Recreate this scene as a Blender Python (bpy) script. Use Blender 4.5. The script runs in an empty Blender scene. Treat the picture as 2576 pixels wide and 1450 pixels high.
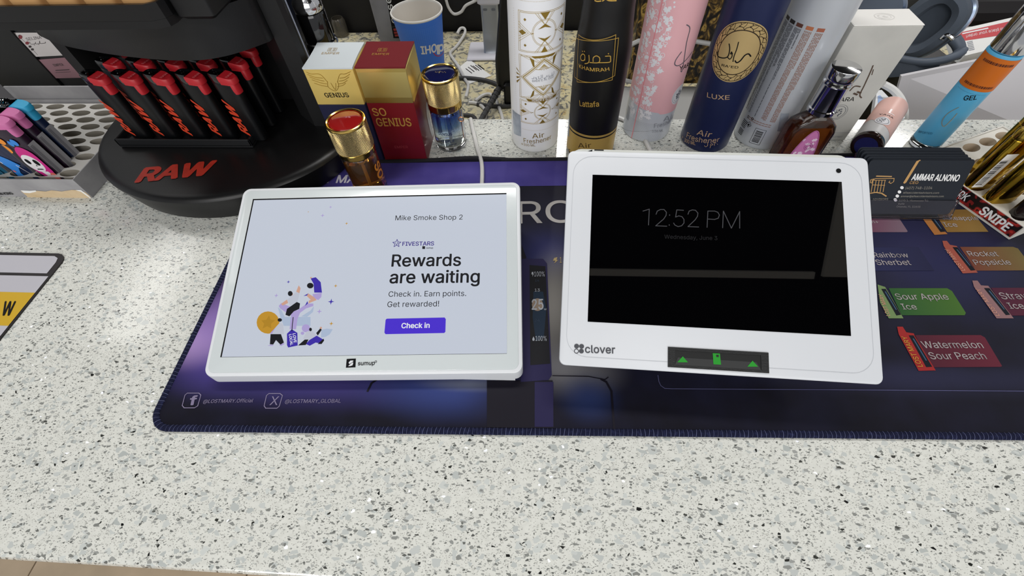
import bpy, bmesh, math, random, os
from math import sin, cos, pi, radians, sqrt, atan2
from mathutils import Vector, Matrix
from mathutils.geometry import interpolate_bezier, tessellate_polygon
random.seed(7)
SC = bpy.context.scene
COL = SC.collection
V3 = Vector

# ---------------------------------------------------------------- camera
CX, CY, FPX, CAMH = 1288.0, 725.0, 1098.4, 0.32
CA = V3((0.99814235, 0.0508798, -0.03351276))     # camera right
CB = V3((-0.02290576, 0.82310334, 0.56742948))    # camera up
CC = V3((-0.05645516, 0.56560776, -0.82273974))   # camera forward
CAM = V3((0, 0, CAMH))
cd = bpy.data.cameras.new('camera'); cam = bpy.data.objects.new('camera', cd); COL.objects.link(cam)
cd.sensor_width = 36.0; cd.lens = FPX/2576*36.0; cd.clip_start = 0.01; cd.clip_end = 60
cam.matrix_world = Matrix(((CA.x, CB.x, -CC.x, CAM.x), (CA.y, CB.y, -CC.y, CAM.y), (CA.z, CB.z, -CC.z, CAM.z), (0, 0, 0, 1)))
SC.camera = cam
# ---------------------------------------------------------------- world, lamps, exposure
w = bpy.data.worlds.new('world'); SC.world = w; w.use_nodes = True
w.node_tree.nodes['Background'].inputs[0].default_value = (0.95, 0.97, 1.0, 1)
w.node_tree.nodes['Background'].inputs[1].default_value = 0.5
CEIL = 2.0
LAMPS = [  # x, y, size x, size y, watts : strip lights under the shop ceiling; the last is added to brighten the granite
    (0.155, 3.3, 0.05, 1.6, 16), (2.66, 3.1, 0.16, 1.2, 26), (-2.3, 1.6, 0.3, 2.2, 10),
    (-1.0, -1.9, 1.4, 0.5, 40), (1.2, -2.0, 1.4, 0.5, 40), (2.4, 0.9, 0.4, 1.6, 10), (-0.2, 1.02, 1.8, 0.3, 34)]
for i, (x, y, sx, sy, p) in enumerate(LAMPS):
    l = bpy.data.lights.new('strip_lamp', 'AREA'); l.shape = 'RECTANGLE'; l.size = sx; l.size_y = sy
    l.energy = p; l.color = (1.0, 0.985, 0.96)
    o = bpy.data.objects.new('strip_lamp', l); o.location = (x, y, CEIL-0.03); COL.objects.link(o)
# added fill from behind the viewer, brightens upright faces turned to the camera
l = bpy.data.lights.new('front_fill', 'AREA'); l.shape = 'RECTANGLE'; l.size = 4.5; l.size_y = 1.6; l.energy = 62; l.color = (1.0, 0.99, 0.98)
o = bpy.data.objects.new('front_fill', l); o.location = (0.2, -3.2, 1.05); o.rotation_euler = (radians(80), 0, 0); COL.objects.link(o)
vs = SC.view_settings
vs.view_transform = 'Standard'; vs.look = 'None'; vs.gamma = 1.0; vs.use_curve_mapping = False
vs.exposure = -0.25

# ---------------------------------------------------------------- helpers: pixels to places
def ray(px, py): return CA*((px-CX)/FPX) - CB*((py-CY)/FPX) + CC
def at(px, py, z=0.0):
    d = ray(px, py); return CAM + d*((z-CAMH)/d.z)
def lin(h):
    h = h.lstrip('#'); r = []
    for i in (0, 2, 4):
        c = int(h[i:i+2], 16)/255; r.append(c/12.92 if c <= .04045 else ((c+.055)/1.055)**2.4)
    return (*r, 1.0)
# ---------------------------------------------------------------- helpers: materials
MATS = {}
def M(name, col='#808080', rough=.5, metal=0., trans=0., ior=1.45, emit=0., coat=0., bump=None, var=None, spec=None, alpha=1.):
    if name in MATS: return MATS[name]
    m = bpy.data.materials.new(name); m.use_nodes = True; MATS[name] = m
    nt = m.node_tree; b = nt.nodes['Principled BSDF']; c = lin(col)
    b.inputs['Base Color'].default_value = c; b.inputs['Roughness'].default_value = rough
    b.inputs['Metallic'].default_value = metal; b.inputs['Transmission Weight'].default_value = trans
    b.inputs['IOR'].default_value = ior; b.inputs['Coat Weight'].default_value = coat
    b.inputs['Coat Roughness'].default_value = .06; b.inputs['Alpha'].default_value = alpha
    if spec is None and (name.startswith('print') or name == 'black_ink'): spec = .12
    if spec is not None: b.inputs['Specular IOR Level'].default_value = spec
    if emit:
        b.inputs['Emission Color'].default_value = c; b.inputs['Emission Strength'].default_value = emit
    if var:  # (scale, other colour, low, high)
        n = nt.nodes.new('ShaderNodeTexNoise'); n.inputs['Scale'].default_value = var[0]; n.inputs['Detail'].default_value = 5
        tc = nt.nodes.new('ShaderNodeTexCoord'); nt.links.new(tc.outputs['Object'], n.inputs['Vector'])
        r = nt.nodes.new('ShaderNodeValToRGB'); r.color_ramp.elements[0].position = var[2]; r.color_ramp.elements[1].position = var[3]
        r.color_ramp.elements[0].color = c; r.color_ramp.elements[1].color = lin(var[1])
        nt.links.new(n.outputs['Fac'], r.inputs['Fac']); nt.links.new(r.outputs['Color'], b.inputs['Base Color'])
    if bump:  # (scale, strength)
        n = nt.nodes.new('ShaderNodeTexNoise'); n.inputs['Scale'].default_value = bump[0]; n.inputs['Detail'].default_value = 3
        tc = nt.nodes.new('ShaderNodeTexCoord'); nt.links.new(tc.outputs['Object'], n.inputs['Vector'])
        bp = nt.nodes.new('ShaderNodeBump'); bp.inputs['Strength'].default_value = bump[1]; bp.inputs['Distance'].default_value = .001
        nt.links.new(n.outputs['Fac'], bp.inputs['Height']); nt.links.new(bp.outputs['Normal'], b.inputs['Normal'])
    return m
def mixrgb(nt, fac, a, b):
    n = nt.nodes.new('ShaderNodeMix'); n.data_type = 'RGBA'
    for k, v in ((0, fac), (6, a), (7, b)):
        if isinstance(v, (int, float)): n.inputs[k].default_value = v
        elif isinstance(v, tuple): n.inputs[k].default_value = v
        else: nt.links.new(v, n.inputs[k])
    return n.outputs[2]
def mathn(nt, op, a, b=0.0, c=0.0, clamp=False):
    n = nt.nodes.new('ShaderNodeMath'); n.operation = op; n.use_clamp = clamp
    for k, v in enumerate((a, b, c)):
        if isinstance(v, (int, float)): n.inputs[k].default_value = v
        else: nt.links.new(v, n.inputs[k])
    return n.outputs[0]
def ramp(nt, fac, stops, interp='LINEAR'):
    r = nt.nodes.new('ShaderNodeValToRGB'); cr = r.color_ramp; cr.interpolation = interp
    while len(cr.elements) < len(stops): cr.elements.new(.5)
    for e, (p, c) in zip(cr.elements, stops): e.position = p; e.color = lin(c) if isinstance(c, str) else c
    nt.links.new(fac, r.inputs['Fac']); return r.outputs['Color']
def base(name, rough=.5, metal=0., coat=0.):
    m = bpy.data.materials.new(name); m.use_nodes = True; MATS[name] = m; nt = m.node_tree
    b = nt.nodes['Principled BSDF']; b.inputs['Roughness'].default_value = rough; b.inputs['Metallic'].default_value = metal
    b.inputs['Coat Weight'].default_value = coat; b.inputs['Coat Roughness'].default_value = .05
    tc = nt.nodes.new('ShaderNodeTexCoord'); return m, nt, b, tc.outputs['Object']
def grad(name, c0, c1, p0, p1, rough=.5, metal=0., trans=0., c2=None):
    """colour print running from p0 to p1 (object space)"""
    if name in MATS: return MATS[name]
    m, nt, b, oc = base(name, rough, metal); b.inputs['Transmission Weight'].default_value = trans; b.inputs['Specular IOR Level'].default_value = .12
    d = V3(p1)-V3(p0)
    dt = nt.nodes.new('ShaderNodeVectorMath'); dt.operation = 'DOT_PRODUCT'
    sb = nt.nodes.new('ShaderNodeVectorMath'); sb.operation = 'SUBTRACT'; nt.links.new(oc, sb.inputs[0]); sb.inputs[1].default_value = p0
    nt.links.new(sb.outputs[0], dt.inputs[0]); dt.inputs[1].default_value = d/d.length_squared
    st = [(0, c0), (1, c1)] if not c2 else [(0, c0), (.5, c1), (1, c2)]
    nt.links.new(ramp(nt, dt.outputs['Value'], st), b.inputs['Base Color']); return m
# ---------------------------------------------------------------- helpers: meshes
ORG = {}
def org(o): return ORG.get(o.name, V3((0, 0, 0))) if o else V3((0, 0, 0))
class MB:
    def __init__(s, xf=None): s.v = []; s.f = []; s.xf = xf
    def add(s, vs, fs):
        k = len(s.v); s.v += [(s.xf @ V3(p)) if s.xf else V3(p) for p in vs]; s.f += [[i+k for i in f] for f in fs]; return s
    def box(s, c, d, rz=0, bev=0):
        c = V3(c); hx, hy, hz = d[0]/2, d[1]/2, d[2]/2; r = Matrix.Rotation(rz, 3, 'Z')
        if not bev:
            vs = [c + r @ V3((x*hx, y*hy, z*hz)) for z in (-1, 1) for x, y in ((-1, -1), (1, -1), (1, 1), (-1, 1))]
            return s.add(vs, [[3, 2, 1, 0], [4, 5, 6, 7], [0, 1, 5, 4], [1, 2, 6, 5], [2, 3, 7, 6], [3, 0, 4, 7]])
        rings = []
        for z, ins in ((-hz, bev), (-hz+bev, 0), (hz-bev, 0), (hz, bev)):
            rings.append([c + r @ V3((x, y, z)) for x, y in rrect(2*(hx-ins), 2*(hy-ins), max(bev, 1e-5), 3)])
        return s.loft(rings)
    def loft(s, rings, caps=True, closed=True):
        n = len(rings[0]); vs = [p for r in rings for p in r]; fs = []
        for i in range(len(rings)-1):
            for j in range(n if closed else n-1):
                a, b = i*n+j, i*n+(j+1) % n; fs.append([a, b, b+n, a+n])
        if caps: fs.append(list(range(n))[::-1]); fs.append([(len(rings)-1)*n+j for j in range(n)])
        return s.add(vs, fs)
    def lathe(s, prof, c=(0, 0, 0), n=40, caps=True):
        c = V3(c); return s.loft([[c+V3((r*cos(2*pi*k/n), r*sin(2*pi*k/n), z)) for k in range(n)] for r, z in prof], caps)
    def tube(s, pts, r, n=8, sub=5, caps=True, smooth=True):
        P = [V3(p) for p in pts]
        if smooth and len(P) > 2: P = catmull(P, sub)
        rings = []; up = V3((0, 0, 1)); nn = None
        for i, p in enumerate(P):
            t = (P[min(i+1, len(P)-1)]-P[max(i-1, 0)]).normalized()
            if nn is None: nn = t.cross(up if abs(t.z) < .9 else V3((1, 0, 0))).normalized()
            else: nn = (nn - t*nn.dot(t)).normalized()
            b = t.cross(nn); rr = r(i/(len(P)-1)) if callable(r) else r
            rings.append([p + (nn*cos(2*pi*k/n)+b*sin(2*pi*k/n))*rr for k in range(n)])
        return s.loft(rings, caps)
    def slab(s, fr, poly, t0, t1, bev=0.):
        """prism of a 2D outline in frame fr=(o,u,v,n) from height t0 to t1, bevelled at the top"""
        o, u, v, n = fr; cx = sum(p[0] for p in poly)/len(poly); cy = sum(p[1] for p in poly)/len(poly)
        def ring(t, ins):
            out = []
            for x, y in poly:
                dx, dy = x-cx, y-cy
                out.append(o+u*(x-math.copysign(min(ins, abs(dx)), dx))+v*(y-math.copysign(min(ins, abs(dy)), dy))+n*t)
            return out
        R = [ring(t0, 0), ring(t1-bev, 0)] + ([ring(t1-bev*.3, bev*.3), ring(t1, bev)] if bev else [ring(t1, 0)] if False else [])
        if not bev: R = [ring(t0, 0), ring(t1, 0)]
        return s.loft(R)
    def build(s, name, mat, parent=None, ang=32, flat=False):
        og = org(parent); me = bpy.data.meshes.new(name)
        me.from_pydata([p-og for p in s.v], [], s.f); me.validate()
        bm = bmesh.new(); bm.from_mesh(me); bmesh.ops.recalc_face_normals(bm, faces=bm.faces); bm.to_mesh(me); bm.free()
        if not flat:
            me.shade_smooth(); me.set_sharp_from_angle(angle=radians(ang))
        o = bpy.data.objects.new(name, me); COL.objects.link(o)
        if mat: me.materials.append(mat)
        if parent: o.parent = parent; ORG[o.name] = og
        return o
def catmull(P, sub):
    out = []
    for i in range(len(P)-1):
        a, b, c, d = P[max(i-1, 0)], P[i], P[i+1], P[min(i+2, len(P)-1)]
        for k in range(sub):
            t = k/sub; out.append(.5*((2*b)+(c-a)*t+(2*a-5*b+4*c-d)*t*t+(3*b-a-3*c+d)*t**3))
    return out+[P[-1]]
def rrect(w, h, r, n=5, cx=0, cy=0):
    out = []
    for sx, sy, a0 in ((1, -1, -pi/2), (1, 1, 0), (-1, 1, pi/2), (-1, -1, pi)):
        for k in range(n+1):
            a = a0+pi/2*k/n; out.append((cx+sx*(w/2-r)+r*cos(a), cy+sy*(h/2-r)+r*sin(a)))
    return out
def rr4(x0, y0, x1, y1, r, n=5): return rrect(x1-x0, y1-y0, r, n, (x0+x1)/2, (y0+y1)/2)
def ell(cx, cy, rx, ry, n=28, a0=0, a1=2*pi):
    return [(cx+rx*cos(a0+(a1-a0)*k/n), cy+ry*sin(a0+(a1-a0)*k/n)) for k in range(n)]
def thing(name, label, cat, loc=(0, 0, 0), group=None):
    o = bpy.data.objects.new(name, None); COL.objects.link(o); o.location = loc; o.empty_display_size = .02
    ORG[o.name] = V3(loc); return tag(o, label, cat, group)
def tag(o, label, cat, group=None):
    o['label'] = label; o['category'] = cat
    if group: o['group'] = group
    return o
def struct(o): o['kind'] = 'structure'; return o
def copy_tree(o, loc, label, rz=0, mats=None):
    def cp(s, par):
        c = s.copy(); COL.objects.link(c); c.parent = par
        if mats and s.data and s.name.split('.')[0] in mats:
            c.data = mats_mesh(s.data, mats[s.name.split('.')[0]])
        for ch in kids.get(s.name, []): cp(ch, c)
        return c
    kids = {}
    for q in COL.objects:
        if q.parent: kids.setdefault(q.parent.name, []).append(q)
    r = cp(o, None); r.location = loc; r.rotation_euler = (0, 0, rz); r['label'] = label; ORG[r.name] = V3(loc); return r
_mm = {}
def mats_mesh(me, mat):
    k = (me.name, mat.name)
    if k not in _mm: c = me.copy(); c.materials.clear(); c.materials.append(mat); _mm[k] = c
    return _mm[k]
# ---------------------------------------------------------------- helpers: flat print on surfaces
class Pl:
    def __init__(s, o, u, v): s.o = V3(o); s.u = V3(u).normalized(); v = V3(v); s.v = (v-s.u*v.dot(s.u)).normalized(); s.n = s.u.cross(s.v)
    def to2(s, px, py):
        d = ray(px, py); p = CAM + d*((s.o-CAM).dot(s.n)/d.dot(s.n)) - s.o; return (p.dot(s.u), p.dot(s.v))
    def to3(s, a, b, h): return s.o+s.u*a+s.v*b+s.n*h
    cyl = False
class Cy:
    """upright round surface, radius r + k*z above its base centre; u runs rightward round it from the side facing the camera"""
    def __init__(s, c, r, k=0., ph=None):
        s.c = V3(c); s.r = r; s.k = k; d = CAM-s.c; s.ph = atan2(d.y, d.x) if ph is None else ph
    def to2(s, px, py):
        d = ray(px, py); o = CAM-s.c; r = s.r
        for _ in range(4):
            A = d.x**2+d.y**2; B = 2*(o.x*d.x+o.y*d.y); C = o.x**2+o.y**2-r*r; D = max(B*B-4*A*C, 0)
            t = (-B-sqrt(D))/(2*A); p = o+d*t; r = s.r+s.k*p.z
        a = (atan2(p.y, p.x)-s.ph+pi) % (2*pi)-pi; return (a*s.r, p.z)
    def to3(s, a, b, h):
        r = s.r+s.k*b+h; t = s.ph+a/s.r; return s.c+V3((r*cos(t), r*sin(t), b))
    cyl = True
FONT = {}
def font(k):
    if not FONT:
        FONT['b'] = None
        try: FONT['i'] = bpy.data.fonts.load(os.path.join(bpy.utils.system_resource('DATAFILES'), 'fonts', 'Inter.woff2'))
        except Exception: FONT['i'] = None
    return FONT.get(k)
_tc = {}
def area2(q): return sum(q[i-1][0]*q[i][1]-q[i][0]*q[i-1][1] for i in range(len(q)))/2
def inside(p, q):
    r = False
    for i in range(len(q)):
        (ax, ay), (bx, by) = q[i-1], q[i]
        if (ay > p[1]) != (by > p[1]) and p[0] < (bx-ax)*(p[1]-ay)/(by-ay)+ax: r = not r
    return r
def tmesh(s, thin=0.):
    """lettering as triangles: each outline filled on its own, holes cut from the outline round them -> points, faces, layer per point"""
    key = (s, thin)
    if key in _tc: return _tc[key]
    c = bpy.data.curves.new('t', 'FONT'); c.body = s; c.offset = thin
    if font('i'): c.font = font('i')
    o = bpy.data.objects.new('t', c); COL.objects.link(o); dg = bpy.context.evaluated_depsgraph_get()
    cu = o.evaluated_get(dg).to_curve(dg); cont = []
    for sp in cu.splines:
        q = []; bz = sp.bezier_points
        for a in range(len(bz)):
            A, B = bz[a], bz[(a+1) % len(bz)]
            st = ((A.handle_right-A.co).cross(B.co-A.co).length + (B.handle_left-B.co).cross(B.co-A.co).length) < 1e-5
            q += [(A.co.x, A.co.y)] if st else [(p.x, p.y) for p in interpolate_bezier(A.co, A.handle_right, B.handle_left, B.co, 5)[:-1]]
        mn, xl = min(p[0] for p in q), q[-1][0]
        if abs(q[0][0]-mn) < 1e-4 and abs(q[-1][1]-q[0][1]) < 1e-4 and xl-mn < .12:     # bowl that ends inside its own stem (P, R)
            m_ = len(q); q = [((xl+.0006, y) if mn+1e-3 < x < xl-1e-3 and min(abs(x-q[i-1][0]), abs(x-q[(i+1) % m_][0])) < 1e-4 else (x, y)) for i, (x, y) in enumerate(q)]
        if len(bz) == 40 and abs(max(p[0] for p in q)-mn-.508) < .003:     # M: plain outline, its own one crosses itself
            q = [(mn+x, y) for x, y in ((0, 0), (0, .509), (.092, .509), (.254, .1), (.416, .509), (.508, .509), (.508, 0), (.444, 0), (.444, .40), (.282, 0), (.226, 0), (.064, .40), (.064, 0))]
        if len(q) > 2: cont.append(q)
    bpy.data.objects.remove(o); bpy.data.curves.remove(c)
    ars = [area2(q) for q in cont]; sg = 1 if sum(ars) > 0 else -1
    outs = [i for i, a in enumerate(ars) if a*sg > 0]; holes = {i: [] for i in outs}
    for i, a in enumerate(ars):
        if a*sg <= 0:
            cand = [k for k in outs if inside(cont[i][0], cont[k])]
            if cand: holes[min(cand, key=lambda k: abs(ars[k]))].append(i)
    vs, fs, ly = [], [], []
    for n, i in enumerate(outs):
        loops = [cont[i]]+[cont[h] for h in holes[i]]; pts = [p for l in loops for p in l]; k = len(vs)
        tri = tessellate_polygon([[V3((x, y, 0)) for x, y in l] for l in loops])
        vs += pts; fs += [[k+t for t in f] for f in tri]; ly += [n % 5]*len(pts)
    _tc[key] = (vs, fs, ly); return vs, fs, ly
def caph(): v, _, _ = tmesh('H'); return max(p[1] for p in v)
def T(S, s, p0, p1, p2=None, bold=0., px=True, ys=1.):
    """lettering: baseline from p0 to p1 (pixels of the photo on surface S, or its own 2D when px=False); p2 = top of the capitals above p0"""
    vs, fs, ly = tmesh(s, min(bold, 0)); q0, q1 = (S.to2(*p0), S.to2(*p1)) if px else (p0, p1)
    x0 = min(v[0] for v in vs); x1 = max(v[0] for v in vs); ux, uy = q1[0]-q0[0], q1[1]-q0[1]
    if p2: q2 = S.to2(*p2) if px else p2; c = caph(); wx, wy = (q2[0]-q0[0])/c, (q2[1]-q0[1])/c
    else: wx, wy = -uy/(x1-x0)*ys, ux/(x1-x0)*ys
    if bold > 0:   # heavier weight: shifted copies of the same glyphs
        n = len(vs); sh = [(0, 0), (bold, 0), (-bold, 0), (bold*.5, bold*.7), (-bold*.5, bold*.7), (bold*.5, -bold*.7), (-bold*.5, -bold*.7)]
        fs = [[i+n*j for i in f] for j in range(len(sh)) for f in fs]; vs = [(a+dx, b+dy) for dx, dy in sh for a, b in vs]; ly = [l+5*j for j in range(len(sh)) for l in ly]
    return ([(q0[0]+(a-x0)/(x1-x0)*ux+b*wx, q0[1]+(a-x0)/(x1-x0)*uy+b*wy) for a, b in vs], fs, ly)
def Pg(S, pts): return [S.to2(*p) for p in pts]
def stroke(pts, wd, closed=False):
    out = []; n = len(pts)
    for i in range(n if closed else n-1):
        (ax, ay), (bx, by) = pts[i], pts[(i+1) % n]; l = math.hypot(bx-ax, by-ay)
        if l < 1e-7: continue
        w0, w1 = (wd(i/(n-1)), wd((i+1)/(n-1))) if callable(wd) else (wd, wd)
        nx, ny = -(by-ay)/l/2, (bx-ax)/l/2; e = .3*w0/l if not callable(wd) else 0; ex, ey = (bx-ax)*e, (by-ay)*e
        out.append([(ax-ex+nx*w0, ay-ey+ny*w0), (ax-ex-nx*w0, ay-ey-ny*w0), (bx+ex-nx*w1, by+ey-ny*w1), (bx+ex+nx*w1, by+ey+ny*w1)])
    return out
def scrawl(polys, wd):
    out = []
    for q in polys: out += stroke([(p.x, p.y) for p in catmull([V3((a, b, 0)) for a, b in q], 3)] if len(q) > 2 else q, wd)
    return out
def ring2(cx, cy, r0, r1, n=32, sy=1.):
    return ([(cx+r*cos(2*pi*k/n), cy+r*sy*sin(2*pi*k/n)) for r in (r0, r1) for k in range(n)], [[k, (k+1) % n, n+(k+1) % n, n+k] for k in range(n)])
def star4(cx, cy, r): return [(cx+(r if k % 2 == 0 else r*.3)*cos(k*pi/4), cy+(r if k % 2 == 0 else r*.3)*sin(k*pi/4)) for k in range(8)]
def star5(cx, cy, r, q=.45): return [(cx+(r if k % 2 == 0 else r*q)*cos(pi/2+k*pi/5), cy+(r if k % 2 == 0 else r*q)*sin(pi/2+k*pi/5)) for k in range(10)]
def dec(name, mat, parent, S, items, h=.0002, maxe=.004):
    bm = bmesh.new()
    for q, it in enumerate(items):     # overlapping pieces lie a hair apart, so none shadows another
        if not it: continue
        ly = None
        if isinstance(it, tuple) and len(it) == 3: vs, fs, ly = it
        elif isinstance(it, tuple) and len(it) == 2 and isinstance(it[1], list) and it[1] and isinstance(it[1][0], list): vs, fs = it
        else: vs, fs = it, [list(range(len(it)))]
        b = [bm.verts.new((x, y, (ly[n]+2 if ly else q % 40)*2e-6)) for n, (x, y) in enumerate(vs)]
        for f in fs:
            try: bm.faces.new([b[i] for i in f])
            except Exception: pass
    bmesh.ops.triangulate(bm, faces=[f for f in bm.faces if len(f.verts) > 4 or S.cyl])
    if S.cyl:
        for _ in range(5):
            ed = [e for e in bm.edges if abs(e.verts[0].co.x-e.verts[1].co.x) > maxe]
            if not ed: break
            bmesh.ops.subdivide_edges(bm, edges=ed, cuts=1); bmesh.ops.triangulate(bm, faces=[f for f in bm.faces if len(f.verts) > 3])
    bm.normal_update()
    for f in bm.faces:
        if f.normal.z < 0: f.normal_flip()
    og = org(parent)
    for v in bm.verts: v.co = S.to3(v.co.x, v.co.y, h+v.co.z)-og
    me = bpy.data.meshes.new(name); bm.to_mesh(me); bm.free(); me.materials.append(mat)
    if S.cyl: me.shade_smooth()
    o = bpy.data.objects.new(name, me); COL.objects.link(o); o.parent = parent
    if parent: ORG[o.name] = og
    return o
X, Y, Z = V3((1, 0, 0)), V3((0, 1, 0)), V3((0, 0, 1))
WHITE = M('white_plastic', '#e9ebee', .35); BLACK = M('black_plastic', '#0d0d0f', .4, bump=(900, .05))
GOLD = M('polished_gold', '#d9b765', .16, 1.); CHROME = M('chrome', '#d8d8da', .07, 1.); INK = M('black_ink', '#141416', .5)
GLASS = M('clear_glass', '#ffffff', .01, 0, 1., 1.45); PAPER = M('white_paper', '#e8e8e6', .6)

# ================================================================ the place
def stone_chips(nt, oc, col, layers):
    for i, (scale, asp, rot, prob, edge, stops, soft) in enumerate(layers):
        mp = nt.nodes.new('ShaderNodeMapping'); nt.links.new(oc, mp.inputs['Vector'])
        mp.inputs['Rotation'].default_value = (0, 0, rot); mp.inputs['Scale'].default_value = (1, asp, 1); mp.inputs['Location'].default_value = (i*3.1, i*1.7, 0)
        ns = nt.nodes.new('ShaderNodeTexNoise'); ns.inputs['Scale'].default_value = scale*.7; nt.links.new(mp.outputs[0], ns.inputs['Vector'])
        ad = nt.nodes.new('ShaderNodeVectorMath'); ad.operation = 'MULTIPLY_ADD'; nt.links.new(ns.outputs['Color'], ad.inputs[0])
        ad.inputs[1].default_value = (.5/scale,)*3; nt.links.new(mp.outputs[0], ad.inputs[2])
        v = nt.nodes.new('ShaderNodeTexVoronoi'); v.voronoi_dimensions = '2D'; v.inputs['Scale'].default_value = scale; nt.links.new(ad.outputs[0], v.inputs['Vector'])
        e = nt.nodes.new('ShaderNodeTexVoronoi'); e.voronoi_dimensions = '2D'; e.feature = 'DISTANCE_TO_EDGE'; e.inputs['Scale'].default_value = scale; nt.links.new(ad.outputs[0], e.inputs['Vector'])
        sep = nt.nodes.new('ShaderNodeSeparateColor'); nt.links.new(v.outputs['Color'], sep.inputs[0])
        pick = mathn(nt, 'LESS_THAN', sep.outputs[0], prob)
        thr = mathn(nt, 'MULTIPLY_ADD', sep.outputs[2], edge*1.2, edge*.5)
        inside = mathn(nt, 'MULTIPLY', mathn(nt, 'SUBTRACT', e.outputs['Distance'], thr), 1/soft, clamp=True)
        shade = ramp(nt, sep.outputs[1], stops)
        col = mixrgb(nt, mathn(nt, 'MULTIPLY', pick, inside), col, shade)
    return col
m, nt, b, oc = base('white_quartz', .13)
n1 = nt.nodes.new('ShaderNodeTexNoise'); n1.inputs['Scale'].default_value = 220; n1.inputs['Detail'].default_value = 4; nt.links.new(oc, n1.inputs['Vector'])
c0 = ramp(nt, n1.outputs['Fac'], [(.3, '#cbccc6'), (.5, '#d1d2cc'), (.7, '#d5d6d0')])
pale = [(0, '#a9aeac'), (.5, '#b7bbb9'), (1, '#c4c8c5')]; mid = [(0, '#777975'), (.5, '#90928f'), (1, '#a9aba8')]
c1 = stone_chips(nt, oc, c0, [
    (1250, 1.5, .5, .15, .10, [(0, '#8a8b86'), (.5, '#a09f9b'), (1, '#b7b8b2')], .05),
    (760, 1.7, -.6, .12, .10, [(0, '#81837f'), (.6, '#9c9e9a'), (1, '#b6b8b3')], .05),
    (175, 1.25, 1.2, .10, .10, pale, .05),
    (230, 1.5, -.3, .10, .10, pale, .05),
    (310, 1.6, .7, .09, .11, mid, .05),
    (430, 1.8, 2.4, .07, .11, [(0, '#5a5c59'), (1, '#868885')], .05),
    (340, 1.6, 2.0, .012, .11, [(0, '#161718'), (.5, '#363734'), (1, '#555653')], .05),
    (420, 1.4, .2, .0022, .08, [(0, '#f4f7ff'), (1, '#ffffff')], .03)])
nt.links.new(c1, b.inputs['Base Color']); QUARTZ = m
m, nt, b, oc = base('beige_granite', .18)
n1 = nt.nodes.new('ShaderNodeTexNoise'); n1.inputs['Scale'].default_value = 38; n1.inputs['Detail'].default_value = 8; n1.inputs['Roughness'].default_value = .62; nt.links.new(oc, n1.inputs['Vector'])
n2 = nt.nodes.new('ShaderNodeTexNoise'); n2.inputs['Scale'].default_value = 85; n2.inputs['Detail'].default_value = 6; n2.inputs['Distortion'].default_value = 1.2; nt.links.new(oc, n2.inputs['Vector'])
c0 = ramp(nt, n1.outputs['Fac'], [(.3, '#b3b1ab'), (.45, '#cfc8ab'), (.58, '#d8cda4'), (.72, '#b99f6e')])
c1 = mixrgb(nt, ramp(nt, n2.outputs['Fac'], [(.37, (1, 1, 1, 1)), (.43, (0, 0, 0, 1))]), c0, lin('#3c3d3e'))
c2 = mixrgb(nt, ramp(nt, n2.outputs['Fac'], [(.44, (.7, .7, .7, 1)), (.50, (0, 0, 0, 1))]), c1, lin('#7d7d7a'))
nt.links.new(c2, b.inputs['Base Color']); GRANITE = m

ZF, ZG = -1.05, -0.15
QB = (at(1290, 297).y + at(2570, 297).y)/2       # back edge of the white quartz
fl = struct(MB().box((0, 1.2, ZF-.03), (7, 8, .05)).build('floor', M('tile_grout', '#6e5f50', .8)))
tm = MB().box((0, 0, 0), (.596, .596, .012), bev=.002).build('tile', M('beige_floor_tile', '#b9a892', .35, var=(9, '#a99a85', .35, .7)), fl)
px0, py0 = at(50, 1440, ZF).x, at(50, 1440, ZF).y
first = True
for i in range(-4, 5):
    for j in range(-4, 7):
        t = tm if first else tm.copy()
        if not first: COL.objects.link(t)
        first = False; t.location = (px0+.3+.6*i-.57, py0-.3+.6*j+.25, ZF-.003)
# quartz counter on its cabinet
qc = MB(); y0, y1 = -.0015, QB
prof = [(y0+.004, -.03), (y0, -.026), (y0, -.004), (y0+.0012, -.0012), (y0+.004, 0), (y1-.003, 0), (y1, -.003), (y1, -.03)]
qc.loft([[V3((x, py, pz)) for py, pz in prof] for x in (-1.7, 1.7)])
tag(qc.build('quartz_countertop', QUARTZ), 'white speckled quartz countertop filling the foreground', 'countertop')
cab = tag(MB().box((0, .235, (ZF-.03)/2), (3.36, .41, -.03-ZF-.001)).build('counter_cabinet', M('cabinet_laminate', '#cfc6b8', .5)), 'pale cabinet carrying the white quartz countertop', 'cabinet')
tag(MB().box((-.2, (.445+1.012)/2, ZG-.015), (3.0, 1.012-.445, .03), bev=.002).build('granite_countertop', GRANITE), 'beige and black granite countertop lower down behind the white quartz', 'countertop')
tag(MB().box((-.2, .74, (ZF+ZG-.03)/2), (2.94, .5, ZG-.032-ZF)).build('desk_cabinet', M('dark_laminate', '#1a1817', .5)), 'dark cabinet under the granite countertop', 'cabinet')
struct(MB().box((-.86, 1.05, -.39), (2.4, .06, 1.31)).build('wall_back', M('black_wall', '#131213', .6)))
struct(MB().box((.2, 1.2, CEIL+.03), (7.5, 8, .05)).build('ceiling', M('black_ceiling', '#0b0b0b', .9)))
DIM = M('glowing_trim', '#cfcbc2', .8, emit=.42)  # pale ceiling trim given its own glow so the black screen mirrors it
g = thing('ceiling_lamp_or_trim', 'thin pale ceiling trim, glow added for the screen reflection', 'ceiling light', (.65, -.29, CEIL)); MB().box((.65, -.29, CEIL-.01), (1.32, .034, .02)).build('trim_piece', DIM, g)
g = thing('ceiling_lamp_or_trim', 'wide pale ceiling panel at the right, glow added for the screen reflection', 'ceiling light', (1.72, -.02, CEIL)); MB().box((1.72, -.02, CEIL-.01), (.74, .55, .02)).build('trim_piece', DIM, g)
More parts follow.
